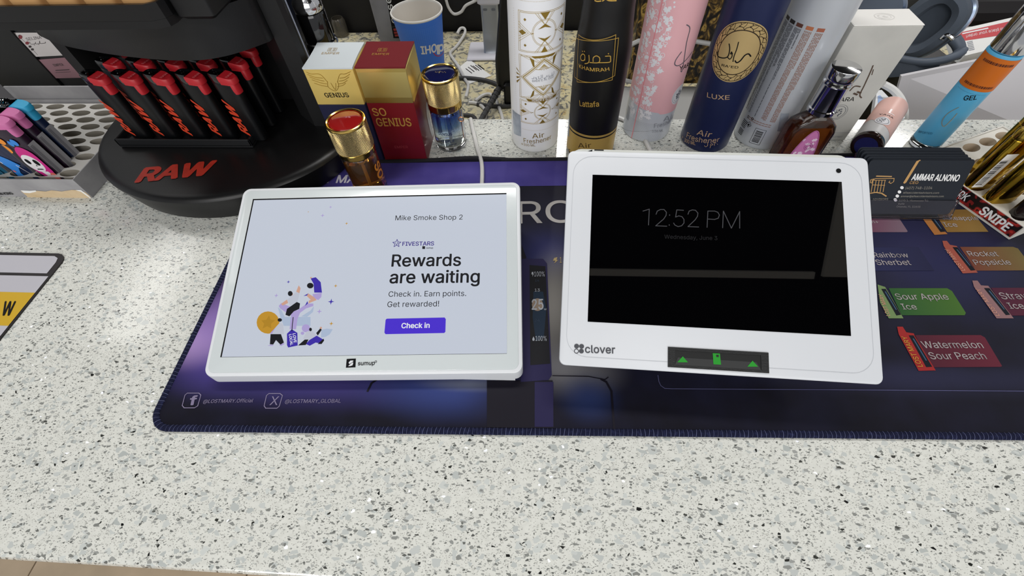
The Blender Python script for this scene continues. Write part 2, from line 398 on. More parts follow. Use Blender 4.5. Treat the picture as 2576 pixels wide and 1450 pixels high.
for i, (x, y, sx, sy, p) in enumerate(LAMPS):
    g = thing('ceiling_lamp_or_trim', ['slim strip light over the granite', 'short strip light far right over the shop floor', 'long strip light on the left side of the ceiling', 'panel light behind and left of the viewer', 'panel light behind and right of the viewer', 'strip light over the right counter end', 'wide unseen strip light added to brighten the granite'][i], 'ceiling light', (x, y, CEIL))
    MB().box((x, y, CEIL-.008), (sx+.03, sy+.03, .02)).build('housing', WHITE, g)

# ================================================================ sign on the counter, left
sg = thing('counter_sign', 'flat grey counter sign with a yellow band and black letter W', 'sign', (-.6, .15, 0))
SX = at(130, 692, .001).x; yt = at(80, 637, .001).y; PS = Pl((SX, 0, .0012), X, Y)
def yy(py): return at(40, py, .0012).y
corner = [(-.25, yt), (-.011, yt)] + [(-.011+.011*sin(a), yt-.011+.011*cos(a)) for a in (.4, .8, 1.2, 1.57)]
low = yy(863)-.06
MB().slab((PS.o*1, X, Y, Z), [(x, y) for x, y in corner+[(0, low), (-.25, low)]], -.0011, 0).build('backing', M('sign_black', '#1a1416', .4), sg)
SGREY = M('sign_grey', '#b3b2ba', .4); yl = yy(690)
dec('panel', SGREY, sg, PS, [[(-.25, yt-.0035), (-.012, yt-.0035), (-.007, yt-.006), (-.0055, yt-.011), (-.0055, yl+.0015), (-.25, yl+.0015)], [(-.25, yl-.0018), (-.0016, yl-.0018), (-.0016, low), (-.25, low)]])
dec('yellow_band', M('sign_yellow', '#c39d12', .4), sg, PS, [[(-.25, yy(736)), (-.0016, yy(736)), (-.0016, yy(821)), (-.25, yy(821))]], .0003)
dec('lettering', INK, sg, PS, [T(PS, 'W', (3, 794), (30, 794), (14, 760), bold=.03)], .0004)

# ================================================================ printed mat
MO = at(383, 1084, .002); MO = V3((-.2885, .0822, 0)); ma = radians(1.8)
MU = V3((cos(ma), sin(ma), 0)); MV = V3((-sin(ma), cos(ma), 0)); MT = .0022
matthing = thing('counter_mat', 'navy and purple printed counter mat with stitched edge under the tablets', 'mat', MO)
m, nt, b, oc = base('mat_print', .5); b.inputs['Specular IOR Level'].default_value = .15
def blob(cc, p, r, colr, ry=None, s=1.):
    mp = nt.nodes.new('ShaderNodeMapping'); mp.vector_type = 'POINT'; q = at(*p, MT)-MO
    sb = nt.nodes.new('ShaderNodeVectorMath'); sb.operation = 'SUBTRACT'; nt.links.new(oc, sb.inputs[0]); sb.inputs[1].default_value = (q.x, q.y, 0)
    ml = nt.nodes.new('ShaderNodeVectorMath'); ml.operation = 'MULTIPLY'; nt.links.new(sb.outputs[0], ml.inputs[0]); ml.inputs[1].default_value = (1/r, 1/(ry or r), 0)
    ln = nt.nodes.new('ShaderNodeVectorMath'); ln.operation = 'LENGTH'; nt.links.new(ml.outputs[0], ln.inputs[0])
    mr = nt.nodes.new('ShaderNodeMapRange'); mr.interpolation_type = 'SMOOTHSTEP'; nt.links.new(ln.outputs['Value'], mr.inputs[0])
    mr.inputs[1].default_value = 1; mr.inputs[2].default_value = 0; mr.inputs[3].default_value = 0; mr.inputs[4].default_value = s
    return mixrgb(nt, mr.outputs[0], cc, lin(colr))
n1 = nt.nodes.new('ShaderNodeTexNoise'); n1.inputs['Scale'].default_value = 25; n1.inputs['Detail'].default_value = 6; nt.links.new(oc, n1.inputs['Vector'])
cc = ramp(nt, n1.outputs['Fac'], [(.35, '#100f19'), (.7, '#171729')])
for p, r, cl, ry, s in (((1370, 540), .06, '#1a1a2c', .05, .9), ((1370, 640), .05, '#26295a', .045, .9), ((760, 960), .16, '#3b3470', .03, .85), ((560, 900), .06, '#4a3d8a', .04, .9),
                     ((480, 850), .05, '#b89bcd', .035, .95), ((545, 800), .04, '#8a6fb5', .06, .8), ((1130, 985), .09, '#2f3c74', .03, .9), ((1395, 760), .03, '#7d7a76', .075, .9), ((1440, 930), .05, '#6d6c70', .03, .85), ((1180, 968), .05, '#6f737c', .008, .6), ((1300, 1030), .05, '#1b1926', .04, .8),
                     ((2350, 640), .12, '#2c2e57', .1, .6), ((1480, 1000), .03, '#24325f', .025, .8), ((2300, 950), .2, '#2e2f4c', .02, .5)):
    cc = blob(cc, p, r, cl, ry, s)
nt.links.new(cc, b.inputs['Base Color']); MATP = m
outline = [(0.9, 0), (0.9, .302), (.0, .302)] + [(.016-.016*cos(a), .016-.016*sin(a)) for a in (0, .3, .6, .9, 1.2, 1.5)]
MB().slab((MO, MU, MV, Z), outline, .0001, MT, .0006).build('sheet', MATP, matthing)
PM = Pl(MO+Z*MT, MU, MV); NAVY = M('mat_navy_thread', '#13162e', .8, bump=(1500, .4), var=(400, '#262a4c', .5, .8), spec=.15)
# stitched border: a raised cord with slanted thread stitches
bo = [(.9, .0022), (.0174, .0022)] + [(.0174-.0152*sin(t*pi/16), .0174-.0152*cos(t*pi/16)) for t in range(1, 9)] + [(.0022, .30)]
def band(path, wd, ht):
    rings = []
    for i, p in enumerate(path):
        t = (path[min(i+1, len(path)-1)]-path[max(i-1, 0)]).normalized(); nn = Z.cross(t).normalized()
        rings.append([p+nn*(wd*cos(2*pi*k/10))+Z*(ht*sin(2*pi*k/10)) for k in range(10)])
    return MB().loft(rings)
bp = [MO+MU*a+MV*b_+Z*.0018 for a, b_ in bo]
band(bp, .0026, .0014).build('border_cord', NAVY, matthing)
MB().tube([MO+MU*a+MV*b_+Z*(.0022) for a, b_ in [(.0, .2995), (.1, .3), (.18, .302), (.22, .3045), (.26, .3015), (.32, .3), (.9, .3)]], .0024, 8, 6).build('border_cord', M('mat_black_cord', '#15151c', .8), matthing)
st = MB(); dense = []
for i in range(len(bp)-1):
    L = (bp[i+1]-bp[i]).length; k = max(1, int(L/.0006))
    dense += [bp[i].lerp(bp[i+1], q/k) for q in range(k)]
for i in range(6, len(dense)-6, 5):
    p = dense[i]; t = (dense[i+3]-dense[i-3]).normalized(); nn = Z.cross(t).normalized(); tilt = t*random.uniform(-.0001, .0009)
    arc = [p + nn*cos(a)*.0027+Z*sin(a)*.0016 + tilt*cos(a) for a in (.2, .8, 1.35, 1.9, 2.5, 3.0)]
    st.tube(arc, random.uniform(.00006, .00017), 4, 1, smooth=False)
so = st.build('stitches', M('stitch_thread', '#5f6589', .7), matthing); so['kind'] = 'stuff'
# print on the mat
def mpx(*pts): return Pg(PM, pts)
dec('print_band', M('print_purple', '#4d458f', .55, var=(30, '#403984', .4, .7)), matthing, PM, [[(.003, PM.to2(1370, 468)[1]), (.9, PM.to2(1370, 468)[1]), (.9, .298), (.003, .298)]], .00012)
WT = M('print_white', '#dcd9e6', .55); GT = M('print_grey', '#a5a2a0', .6, var=(60, '#8f8c8a', .45, .7)); LT = M('print_lilac', '#7d7590', .6)
dec('mat_lettering', WT, matthing, PM, [T(PM, 'T MARY', (815, 461), (935, 460), (822, 442), bold=.02)], .0003)
dec('mat_lettering', GT, matthing, PM, [T(PM, 'RO', (1303, 563), (1450, 560), (1303, 508), bold=.004)], .0003)
lt = [T(PM, '@LOSTMARY.Official', (511, 1015), (636, 1013), bold=.003), T(PM, '@LOSTMARY_GLOBAL', (717, 1015), (857, 1014), bold=.003),
      T(PM, 'f', (477, 1020), (492, 1019), (482, 998), bold=.03), T(PM, 'X', (678, 1020), (698, 1020), (684, 998), bold=-.0)]
for q in (((472, 990), (501, 990), (506, 995), (498, 1022), (490, 1027), (464, 1027), (459, 1021), (466, 995)), ((677, 991), (705, 991), (711, 996), (703, 1023), (697, 1028), (669, 1028), (665, 1022), (671, 996))):
    lt += stroke(mpx(*q), .0006, True)
dec('mat_lettering', LT, matthing, PM, lt, .0003)
dec('print_outline', M('print_line', '#55557a', .6), matthing, PM, stroke(mpx((1655, 945), (1657, 960), (1662, 971), (1672, 978), (1690, 979), (2000, 981), (2300, 983), (2700, 986)), .0005), .0003)
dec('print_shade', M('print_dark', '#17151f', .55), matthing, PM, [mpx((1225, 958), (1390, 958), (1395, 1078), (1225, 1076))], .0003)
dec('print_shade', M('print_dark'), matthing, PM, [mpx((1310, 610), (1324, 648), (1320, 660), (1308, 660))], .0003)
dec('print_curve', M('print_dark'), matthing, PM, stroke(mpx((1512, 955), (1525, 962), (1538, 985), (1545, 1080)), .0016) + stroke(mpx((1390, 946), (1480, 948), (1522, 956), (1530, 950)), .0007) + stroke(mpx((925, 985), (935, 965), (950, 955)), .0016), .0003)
dv = dec('print_device', M('print_device_navy', '#231f44', .5), matthing, PM, [mpx((1310, 652), (1366, 652), (1376, 664), (1388, 945), (1380, 957), (1310, 962)), mpx((1345, 962), (1392, 962), (1392, 1075), (1345, 1075))], .0004)
dec('print_screen', M('print_black', '#0b0b12', .45), matthing, PM, [mpx((1332, 668), (1372, 671), (1384, 916), (1334, 920))], .0005)
dec('print_glow', M('print_teal', '#12263a', .45), matthing, PM, [mpx((1342, 735), (1366, 735), (1374, 780), (1368, 850), (1348, 860), (1340, 800))], .0006)
dec('print_glow', M('print_tan', '#8d7c6c', .45), matthing, PM, [mpx(*ell(1352, 768, 14, 16, 20))], .0007)
dec('mat_lettering', M('print_pale', '#a9adb5', .5), matthing, PM, [T(PM, '100%', (1344, 697), (1370, 697), (1344, 685)), T(PM, '13', (1345, 735), (1358, 735)), T(PM, '25', (1338, 781), (1367, 780), (1338, 755), bold=.01), T(PM, 'w', (1368, 782), (1375, 782)), T(PM, '100%', (1347, 859), (1375, 859), (1347, 847)), mpx((1338, 686), (1342, 686), (1341, 690), (1343, 690), (1339, 698), (1340, 692), (1337, 692)), mpx((1342, 848), (1345, 855), (1344, 859), (1340, 859), (1339, 855))], .0008)
dec('mat_lettering', M('print_dim', '#2e3d50', .5), matthing, PM, [T(PM, '14', (1346, 710), (1356, 710)), T(PM, '24', (1345, 811), (1358, 811))], .0008)
dec('mat_lettering', M('print_tan2', '#9c8a62', .6), matthing, PM, [mpx((1394, 650), (1402, 648), (1400, 655), (1404, 655), (1394, 664), (1397, 657), (1391, 657)), T(PM, '1', (1408, 662), (1413, 662), (1408, 648))], .0004)
# flavour tiles
WS = M('print_white_worn', '#9a9394', .6, var=(70, '#6f6a6c', .5, .75)); DK = M('print_slot', '#141820', .5); SH = M('print_slot_shine', '#3b5570', .5)
def dull(h, k=.30):   # worn, faded ink
    a = [int(h[i:i+2], 16) for i in (1, 3, 5)]; return '#%02x%02x%02x' % tuple(int(x*(1-k)*.92+q*k) for x, q in zip(a, (40, 40, 54)))
def flavour(key, tile, dev, win, c0, c1, cdev, words):
    c0, c1 = dull(c0), dull(c1); cdev = dull(cdev, .15) if cdev else None
    q0, q1 = at(*tile[0], MT)-MO, at(*tile[2], MT)-MO
    dec('flavour_panel', grad('print_'+key, c0, c1, q0, q1, .6), matthing, PM, [mpx(*tile)], .0003)
    if dev:
        dec('flavour_device', M('print_dev_'+key, cdev, .6), matthing, PM, [mpx(*dev)], .0004)
        dec('flavour_slot', DK, matthing, PM, [mpx(*win)], .0005)
        a, b2, c, d = win; mid = lambda p, q, t: (p[0]+(q[0]-p[0])*t, p[1]+(q[1]-p[1])*t)
        dec('flavour_shine', SH, matthing, PM, [mpx(mid(mid(a, b2, .4), mid(d, c, .4), .1), mid(mid(a, b2, .65), mid(d, c, .65), .1), mid(mid(a, b2, .7), mid(d, c, .7), .8), mid(mid(a, b2, .5), mid(d, c, .5), .8))], .0006)
    dec('mat_lettering', WS, matthing, PM, [T(PM, s, p, q, bold=.006) for s, p, q in words], .0006)
flavour('green', [(2235, 726), (2382, 726), (2394, 733), (2429, 788), (2426, 794), (2268, 794)], [(2207, 717), (2226, 723), (2272, 802), (2235, 802), (2213, 762)], [(2216, 728), (2227, 728), (2266, 793), (2254, 795)], '#2f6a2a', '#558a2c', '#7f9d62', [('Sour Apple', (2256, 755), (2387, 755)), ('Ice', (2271, 780), (2307, 780))])
flavour('watermelon', [(2301, 844), (2466, 844), (2477, 850), (2520, 922), (2515, 924), (2344, 925)], [(2256, 823), (2270, 823), (2279, 837), (2298, 840), (2300, 846), (2353, 933), (2310, 934), (2260, 842)], [(2285, 845), (2297, 845), (2344, 924), (2329, 925)], '#5f1f2c', '#7f2636', '#b32d2b', [('Watermelon', (2323, 877), (2474, 877)), ('Sour Peach', (2341, 905), (2482, 905))])
flavour('rocket', [(2414, 622), (2548, 622), (2560, 626), (2602, 681), (2455, 682)], [(2370, 607), (2381, 607), (2389, 617), (2406, 620), (2409, 625), (2459, 687), (2421, 689), (2373, 620)], [(2395, 623), (2407, 623), (2453, 681), (2441, 682)], '#8f4a30', '#8f7a3a', '#b25a48', [('Rocket', (2438, 646), (2512, 646)), ('Popsicle', (2453, 668), (2544, 667))])
flavour('pineapple', [(2345, 528), (2440, 528), (2486, 584), (2382, 585)], [(2316, 545), (2339, 545), (2383, 590), (2350, 592)], [(2338, 548), (2352, 548), (2377, 584), (2365, 585)], '#a36f24', '#b08a3c', '#b9763a', [('Pineapple', (2374, 555), (2462, 555)), ('Ice', (2377, 572), (2409, 572))])
flavour('pink', [(2150, 545), (2258, 545), (2283, 583), (2280, 585), (2150, 585)], None, None, '#7a2346', '#9b7f8a', None, [('n+', (2194, 563), (2210, 563))])
flavour('blue', [(2150, 623), (2310, 623), (2350, 682), (2150, 682)], None, None, '#282c5c', '#26284a', None, [('Rainbow', (2199, 649), (2286, 649)), ('Sherbet', (2206, 668), (2292, 668))])
flavour('strawberry', [(2492, 725), (2600, 725), (2640, 794), (2541, 795)], [(2445, 707), (2458, 707), (2467, 719), (2485, 720), (2549, 802), (2506, 802), (2449, 722)], [(2474, 726), (2488, 726), (2540, 793), (2529, 794)], '#5b1f36', '#6b2434', '#a07878', [('Strawberry', (2520, 754), (2665, 754)), ('Ice', (2540, 778), (2578, 778))])
dec('mat_lettering', M('print_gold_text', '#b8893a', .6), matthing, PM, [T(PM, 'LOST MARY', (2320, 924), (2278, 848), (2307, 924), bold=.004)], .0007)
dec('mat_lettering', M('print_pink_text', '#c58f7c', .6), matthing, PM, [T(PM, 'LOST MARY', (2427, 682), (2385, 628), (2416, 682)), T(PM, 'LOST MARY', (2513, 796), (2462, 728), (2502, 796)), T(PM, 'LOST MARY', (2238, 796), (2218, 742), (2228, 796))], .0007)

# ================================================================ rewards tablet (left)
So, Su, Sv = V3((-.13422, .20571, .03957)), V3((.99886, .04774, .00125)), V3((-.04623, .96012, .27572))
PT = Pl(So, Su, Sv); fr = (PT.o, PT.u, PT.v, PT.n)
tb = thing('rewards_tablet', 'white wedge shaped tablet showing a rewards check in screen', 'tablet', (So.x, So.y, MT))
TW = M('tablet_white', '#d3d6da', .32); BZ = M('bezel_grey_white', '#c4cbcd', .22, coat=.3)
bx0, bx1, by0, by1 = -.1217, .1217, -.0832, .0808
ol = rr4(bx0, by0, bx1, by1, .0065, 6)
def ring_s(pts, ins, h): return [PT.to3(x-math.copysign(ins, x), y-math.copysign(ins, y), h) for x, y in pts]
hb = MB(); r1 = ring_s(ol, .0016, 0); r2 = ring_s(ol, .0004, -.0006); r3 = ring_s(ol, 0, -.0018)
r4 = [V3((p.x, p.y, max(p.z-.0045 if False else MT+.0035, MT+.0035))) for p in r3]
r3b = [p.lerp(q, .2) for p, q in zip(r3, r4)]
hb.loft([r1, r2, r3, r3b, r4]); hb.build('housing', TW, tb)
PTb = Pl(So, Su, Sv)
for a, b_ in (((547, 962), (684, 961)), ((1164, 958), (1296, 961))):
    p, q = at(*a, MT), at(*b_, MT); d = (q-p).normalized(); n = Z.cross(d)
    MB().loft([[p+n*.001+Z*.00005, q+n*.001+Z*.00005, q+n*.03+Z*.00005, p+n*.03+Z*.00005], [p+n*.0012+Z*.0036, q+n*.0012+Z*.0036, q+n*.03+Z*.0036, p+n*.03+Z*.0036]]).build('foot', TW, tb)
MB().slab(fr, rr4(bx0+.003, by0+.003, bx1-.003, by1-.003, .005, 6), -.0004, .0005, .0004).build('bezel', BZ, tb)
dec('screen_border', INK, tb, PT, [[(-.1107, -.0684), (.1099, -.0684), (.1099, .0695), (-.1107, .0695)]], .0006)
m, nt, b, oc = base('tablet_screen', .12, 0, 0.); b.inputs['Specular IOR Level'].default_value = .35
b.inputs['Base Color'].default_value = (.02, .02, .022, 1); b.inputs['Emission Color'].default_value = lin('#c3cad7'); b.inputs['Emission Strength'].default_value = 1.12
scr = dec('screen', m, tb, PT, [[(-.1095, -.0682), (.1099, -.0682), (.1099, .0682), (-.1095, .0682)]], .0007)
def EM(name, col, e=1.0):
    mm = M(name, col, .3, spec=.08); bb = mm.node_tree.nodes['Principled BSDF']; bb.inputs['Base Color'].default_value = (.01, .01, .01, 1)
    bb.inputs['Emission Color'].default_value = lin(col); bb.inputs['Emission Strength'].default_value = e; return mm
VIO = EM('ui_violet', '#4c2fd8'); UIK = EM('ui_black', '#14161f', .6); GLD = EM('ui_gold', '#c9962a'); LIL = EM('ui_lilac', '#b5a6dd'); LBL = EM('ui_pale_blue', '#b3c3dc'); SKN = EM('ui_skin', '#d8a893'); UIW = EM('ui_white', '#eef1f8', 1.); UGR = EM('ui_grey', '#c8ccda')
def tpx(*pts): return Pg(PT, pts)
dec('ui_text', UIK, scr, PT, [T(PT, 'Mike Smoke Shop 2', (995, 556), (1164, 554)), T(PT, 'Rewards', (986, 672), (1159, 670), bold=.014), T(PT, 'are waiting', (981, 714), (1206, 712), bold=.014),
    T(PT, 'Check in. Earn points.', (978, 748), (1173, 746)), T(PT, 'Get rewarded!', (975, 774), (1105, 772)), tpx((1063, 621), (1070, 621), (1070, 628), (1063, 628)), T(PT, 'sumup', (1073, 627), (1090, 627), bold=.02)], .0010)
ft = [T(PT, 'FIVESTARS', (1013, 620), (1092, 619), bold=.018)]; cxs, cys = PT.to2(999, 614)
ft += stroke(star5(cxs, cys, .0036), .0005, True) + stroke([(cxs-.001, cys+.0002), (cxs, cys-.0014), (cxs+.0012, cys+.0004), (cxs+.0003, cys+.0007)], .0004)
dec('ui_brand', EM('ui_brand_violet', '#4a3a9c', .8), scr, PT, ft, .0010)
dec('ui_button', VIO, scr, PT, [tpx((974, 803), (1119, 800), (1122, 804), (1121, 836), (1118, 839), (971, 842), (968, 838), (971, 806))], .0010)
dec('ui_text', UIW, scr, PT, [T(PT, 'Check in', (1011, 827), (1081, 826), bold=.025)], .0012)
def z5(*pts): return tpx(*[(600+x/4.0275, 600+y/4.0275) for x, y in pts])
def ze(cx, cy, rx, ry): return z5(*ell(cx, cy, rx, ry, 20))
dec('ui_picture', LBL, scr, PT, [z5((405, 700), (440, 730), (475, 800), (735, 800), (735, 890), (465, 890), (430, 800)), z5((640, 795), (735, 735), (770, 690), (760, 750), (700, 800)), z5((845, 930), (900, 918), (960, 925), (930, 975), (890, 1000), (840, 1010))], .0009)
dec('ui_picture', LIL, scr, PT, [z5((415, 690), (440, 660), (540, 700), (600, 735), (700, 665), (765, 665), (765, 690), (690, 715), (630, 760), (605, 820), (590, 925), (525, 925), (540, 790), (430, 715)), ze(690, 915, 42, 40), ze(655, 965, 18, 16), z5((325, 968), (385, 905), (420, 935), (365, 975)), z5((755, 570), (850, 555), (845, 600), (815, 630), (770, 610)), z5((300, 1092), (362, 1092), (358, 1082), (335, 1080)), z5((418, 1085), (470, 1062), (472, 1075), (440, 1094))], .0011)
dec('ui_picture', GLD, scr, PT, [ze(307, 857, 115, 113)], .0011)
for x, y, r in ((990, 486, .0016), (946, 868, .0018), (1100, -145, .0014), (713, -262, .0007)): dec('ui_star', GLD, scr, PT, [star4(*PT.to2(600+x/4.0275, 600+y/4.0275), r)], .0011)
dec('ui_picture', EM('ui_gold_dark', '#b98a22'), scr, PT, [star5(*PT.to2(676, 813), .0058, .5)], .0012)
dec('ui_picture', UGR, scr, PT, [z5((385, 905), (430, 855), (462, 880), (470, 975), (345, 975)), z5((505, 625), (590, 550), (627, 562), (605, 650), (530, 692)), z5((660, 1025), (700, 945), (760, 945), (800, 990), (720, 1032))], .0012)
dec('ui_picture', SKN, scr, PT, [z5((592, 545), (618, 482), (637, 510), (625, 562)), z5((440, 668), (500, 625), (512, 660), (455, 687)), z5((712, 562), (770, 598), (800, 630), (715, 665), (722, 635), (740, 628), (700, 590)), ze(842, 912, 12, 12), ze(548, 570, 12, 15), ze(742, 405, 9, 8)], .0013)
dec('ui_picture', UIK, scr, PT, [ze(428, 832, 22, 18), z5((335, 975), (440, 975), (470, 1060), (435, 1082), (390, 1035), (362, 1080), (328, 1078)), ze(533, 565, 24, 26), z5((500, 720), (600, 650), (632, 665), (625, 720), (570, 745), (525, 795), (485, 780)), ze(735, 485, 33, 28), ze(738, 928, 14, 18), z5((795, 965), (835, 918), (852, 930), (812, 990)), z5((612, 1090), (680, 1030), (718, 1030), (690, 1085)), z5((810, 1075), (870, 1020), (876, 1040), (850, 1075))] + stroke(z5((563, 805), (556, 870), (550, 945)), .0006), .0014)
dec('ui_picture', EM('ui_violet_dark', '#3d2cae'), scr, PT, [z5((500, 970), (548, 925), (605, 962), (608, 1090), (512, 1110), (500, 1085)), z5((738, 412), (790, 400), (840, 450), (853, 555), (775, 555), (768, 465)), z5((665, 590), (716, 562), (702, 585)), z5((680, 690), (706, 640), (712, 665)), z5((690, 1075), (725, 1035), (800, 990), (868, 1030), (840, 1070), (790, 1060), (730, 1092))] + [star4(*PT.to2(600+x/4.0275, 600+y/4.0275), r) for x, y, r in ((514, 447, .0015), (945, 647, .0026))], .0013)
dec('ui_picture', LIL, scr, PT, [star4(*PT.to2(833, 523), .0014), star4(*PT.to2(813, 544), .0018), star4(*PT.to2(697, 745), .0018), star4(*PT.to2(805, 785), .0022)], .0011)
dec('ui_text', UIW, scr, PT, [T(PT, 'LOVE', *[(600+x/4.0275, 600+y/4.0275) for x, y in ((560, 972), (572, 1062), (588, 968))], bold=.02), T(PT, 'LOCAL', *[(600+x/4.0275, 600+y/4.0275) for x, y in ((522, 980), (538, 1090), (548, 976))], bold=.02)], .0016)
lg = dec('maker_logo', INK, tb, PT, [tpx((873, 904), (896, 903), (895, 925), (871, 926)), T(PT, 'sumup', (901, 920), (943, 919), bold=.012), ring2(*PT.to2(946, 911), .0006, .0009, 12)], .0007)
dec('logo_mark', TW, lg, PT, [tpx((878, 913), (883, 908), (890, 908), (890, 910), (880, 917)), tpx((890, 913), (888, 920), (882, 922), (877, 922), (887, 913))], .0009)

# ================================================================ point of sale tablet (right)
Co, Cu, Cv = V3((.1247, .20201, .07732)), V3((.99945, -.03301, .00197)), V3((.02897, .90291, .42886))
PC = Pl(Co, Cu, Cv); fc = (PC.o, PC.u, PC.v, PC.n)
cl = thing('payment_terminal', 'white point of sale terminal with a dark screen reading 12:52 PM', 'terminal', (Co.x, Co.y, MT))
CW = M('terminal_white', '#cacdd2', .35); CS = M('terminal_shell', '#cfd1cc', .45)
MB().slab(fc, rr4(-.1057, -.0852, .1060, .0731, .0045, 5), -.004, 0, .001).build('front_panel', CW, cl)
MB().slab(fc, rr4(-.1035, -.078, .0965, .0765, .008, 5), -.016, -.0041, 0).build('back_shell', CS, cl)
dec('speaker_marks', INK, cl, Pl(PC.to3(0, 0, -.0041), Cu, Cv), [[(-.0915, .0745), (-.0875, .0745), (-.0875, .0762)], [(-.086, .0755), (-.079, .0755), (-.079, .0764), (-.086, .0764)]], .0001)
sb = MB()
sb.loft([[PC.to3(x, y, -.0165) for x, y in ((-.075, -.06), (.075, -.06), (.075, .05), (-.075, .05))], [PC.to3(x, y, -.03)+Z*-.012 for x, y in ((-.07, -.045), (.07, -.045), (.07, .04), (-.07, .04))], [V3((Co.x+x, Co.y+y, MT+.0002)) for x, y in ((-.075, -.03), (.075, -.03), (.075, .085), (-.075, .085))]])
sb.build('stand', CS, cl)
dec('seam', M('terminal_seam', '#b9bcc2', .5), cl, PC, stroke(rr4(-.1013, -.0787, .1008, .0688, .014, 6), .00028, True), .00012)
SCB = M('black_screen', '#020203', .015); cs = dec('screen', SCB, cl, PC, [[(-.0871, -.0543), (.0871, -.0543), (.0871, .0543), (-.0871, .0543)]], .0003)
tx = EM('clock_grey', '#66666c', .5)
ck = []
for q in ([(1617, 532), (1633, 527), (1631, 567)], [(1650, 540), (1653, 532), (1661, 528), (1670, 528), (1676, 535), (1675, 543), (1669, 552), (1649, 569), (1677, 570)], [(1684, 541), (1684, 543)], [(1683, 566), (1683, 568)],
          [(1719, 530), (1702, 529), (1699, 547), (1707, 544), (1715, 546), (1720, 553), (1720, 562), (1714, 569), (1705, 571), (1697, 567), (1694, 562)], [(1730, 540), (1733, 532), (1741, 529), (1749, 530), (1755, 537), (1754, 545), (1748, 554), (1730, 571), (1757, 572)],
          [(1778, 573), (1780, 532), (1797, 532), (1805, 535), (1809, 542), (1806, 550), (1797, 553), (1779, 552)], [(1817, 574), (1819, 532), (1839, 575), (1860, 533), (1860, 575)]): ck += stroke(Pg(PC, q), .00055)
dec('clock_text', tx, cs, PC, ck, .0005)
dec('clock_text', EM('clock_dim', '#2b2b2f', .5), cs, PC, [T(PC, 'Wednesday, June 3', (1671, 601), (1804, 605))], .0005)
dec('camera_dot', INK, cl, PC, [ell(.0855, .0626, .0017, .0017, 20)], .0003)
ct = [T(PC, 'clover', (1472, 888), (1547, 890), bold=.014)]
for px_, py_, k in ((1450.5, 871.5, 0), (1463, 872, 1), (1462.5, 884, 3)): ct.append(ell(*PC.to2(px_, py_), .0017, .0016, 14))
ct.append(ring2(*PC.to2(1450, 884), .0012, .0017, 16))
dec('maker_logo', M('terminal_grey_ink', '#45474d', .5), cl, PC, ct, .0003)
# card slot: dark bay with a recessed floor
SB = M('slot_black', '#1b1c1d', .45, bump=(1200, .2)); sl = cl
x0, x1, y0_, y1_ = -.0323, .0336, -.0822, -.0686; ix0, ix1, iy0, iy1 = -.0277, .0286, -.0805, -.0706
mb = MB()
for q in (((x0, y0_), (x1, y0_), (x1, iy0), (x0, iy0)), ((x0, iy1), (x1, iy1), (x1, y1_), (x0, y1_)), ((x0, iy0), (ix0, iy0), (ix0, iy1), (x0, iy1)), ((ix1, iy0), (x1, iy0), (x1, iy1), (ix1, iy1))): mb.slab(fc, q, .0002, .0007)
slot = mb.build('card_slot', SB, cl)
dec('slot_floor', M('slot_dark', '#101112', .5), slot, PC, [[(ix0, iy0), (ix1, iy0), (ix1, iy1), (ix0, iy1)]], .0003)
dec('slot_ledge', M('slot_grey', '#2c2d2e', .5), slot, PC, [[(ix0, iy0), (ix1, iy0), (ix1-.003, iy0+.0052), (ix0+.002, iy0+.0052)]], .00045)
GR = EM('card_light_green', '#35b13a', .8)
dec('slot_arrow', GR, slot, PC, [Pg(PC, ((1717, 897), (1730, 912), (1703, 912))), Pg(PC, ((1892, 908), (1906, 923), (1879, 923))), Pg(PC, ((1792, 889), (1810, 890), (1813, 918), (1794, 917)))], .0006)
dec('slot_chip', SB, slot, PC, [Pg(PC, ((1800, 893), (1807, 893), (1807, 899), (1801, 899)))], .0008)

# ================================================================ lighter display stand
st0 = V3((-.342, .417, MT))
RB = M('raw_black', '#131314', .36, bump=(700, .05), spec=.4); RB2 = M('raw_black_panel', '#171718', .45, bump=(700, .06), spec=.4); RED = M('logo_red', '#b8301f', .5, var=(120, '#a02a1c', .45, .7))
ds = thing('lighter_display', 'black oval lighter display stand with red lettering on its base', 'display stand', st0)
def oval(rx, ry, z, n=96):
    out = []
    for k in range(n):
        x, y = st0.x+rx*cos(2*pi*k/n), st0.y+ry*sin(2*pi*k/n)
        y = min(y, .478)
        if y > .379: x = max(min(x, -.2258-max(0, y-.409)*.5), -.4835)
        out.append(V3((x, y, z)))
    return out
MB().loft([oval(.134, .1195, MT), oval(.137, .122, MT+.002), oval(.146, .128, .0285), oval(.146, .128, .0305), oval(.1445, .1265, .0328), oval(.1415, .1235, .0346), oval(.138, .120, .0351), oval(.1, .09, .0352)]).build('base', RB, ds)
PB = Pl((st0.x, st0.y, .0352), X, Y)
dec('base_lettering', RED, ds, Pl((st0.x, st0.y, .0354), X, Y), [T(PB, 'RAW', (343, 459), (523, 440), (368, 424), bold=.04)], .0002)
# lighter tray: floor, walls
tx0, tx1, ty0, ty1, tz = -.4475, -.3, .3665, .45, .0353
TR = M('tray_black', '#17181a', .38)
tr = MB().box(((tx0+tx1)/2, (ty0+ty1)/2, tz+.002), (tx1-tx0, ty1-ty0, .004), bev=.0008).build('lighter_tray', TR, ds)
for c, d in ((((tx0+tx1)/2, ty0+.0012, tz+.006), (tx1-tx0, .0024, .008)), ((tx1-.0012, (ty0+ty1)/2, tz+.006), (.0024, ty1-ty0, .008)), ((tx0+.0012, (ty0+ty1)/2, tz+.006), (.0024, ty1-ty0, .008))):
    MB().box(c, d, bev=.0007).build('tray_wall', TR, tr)
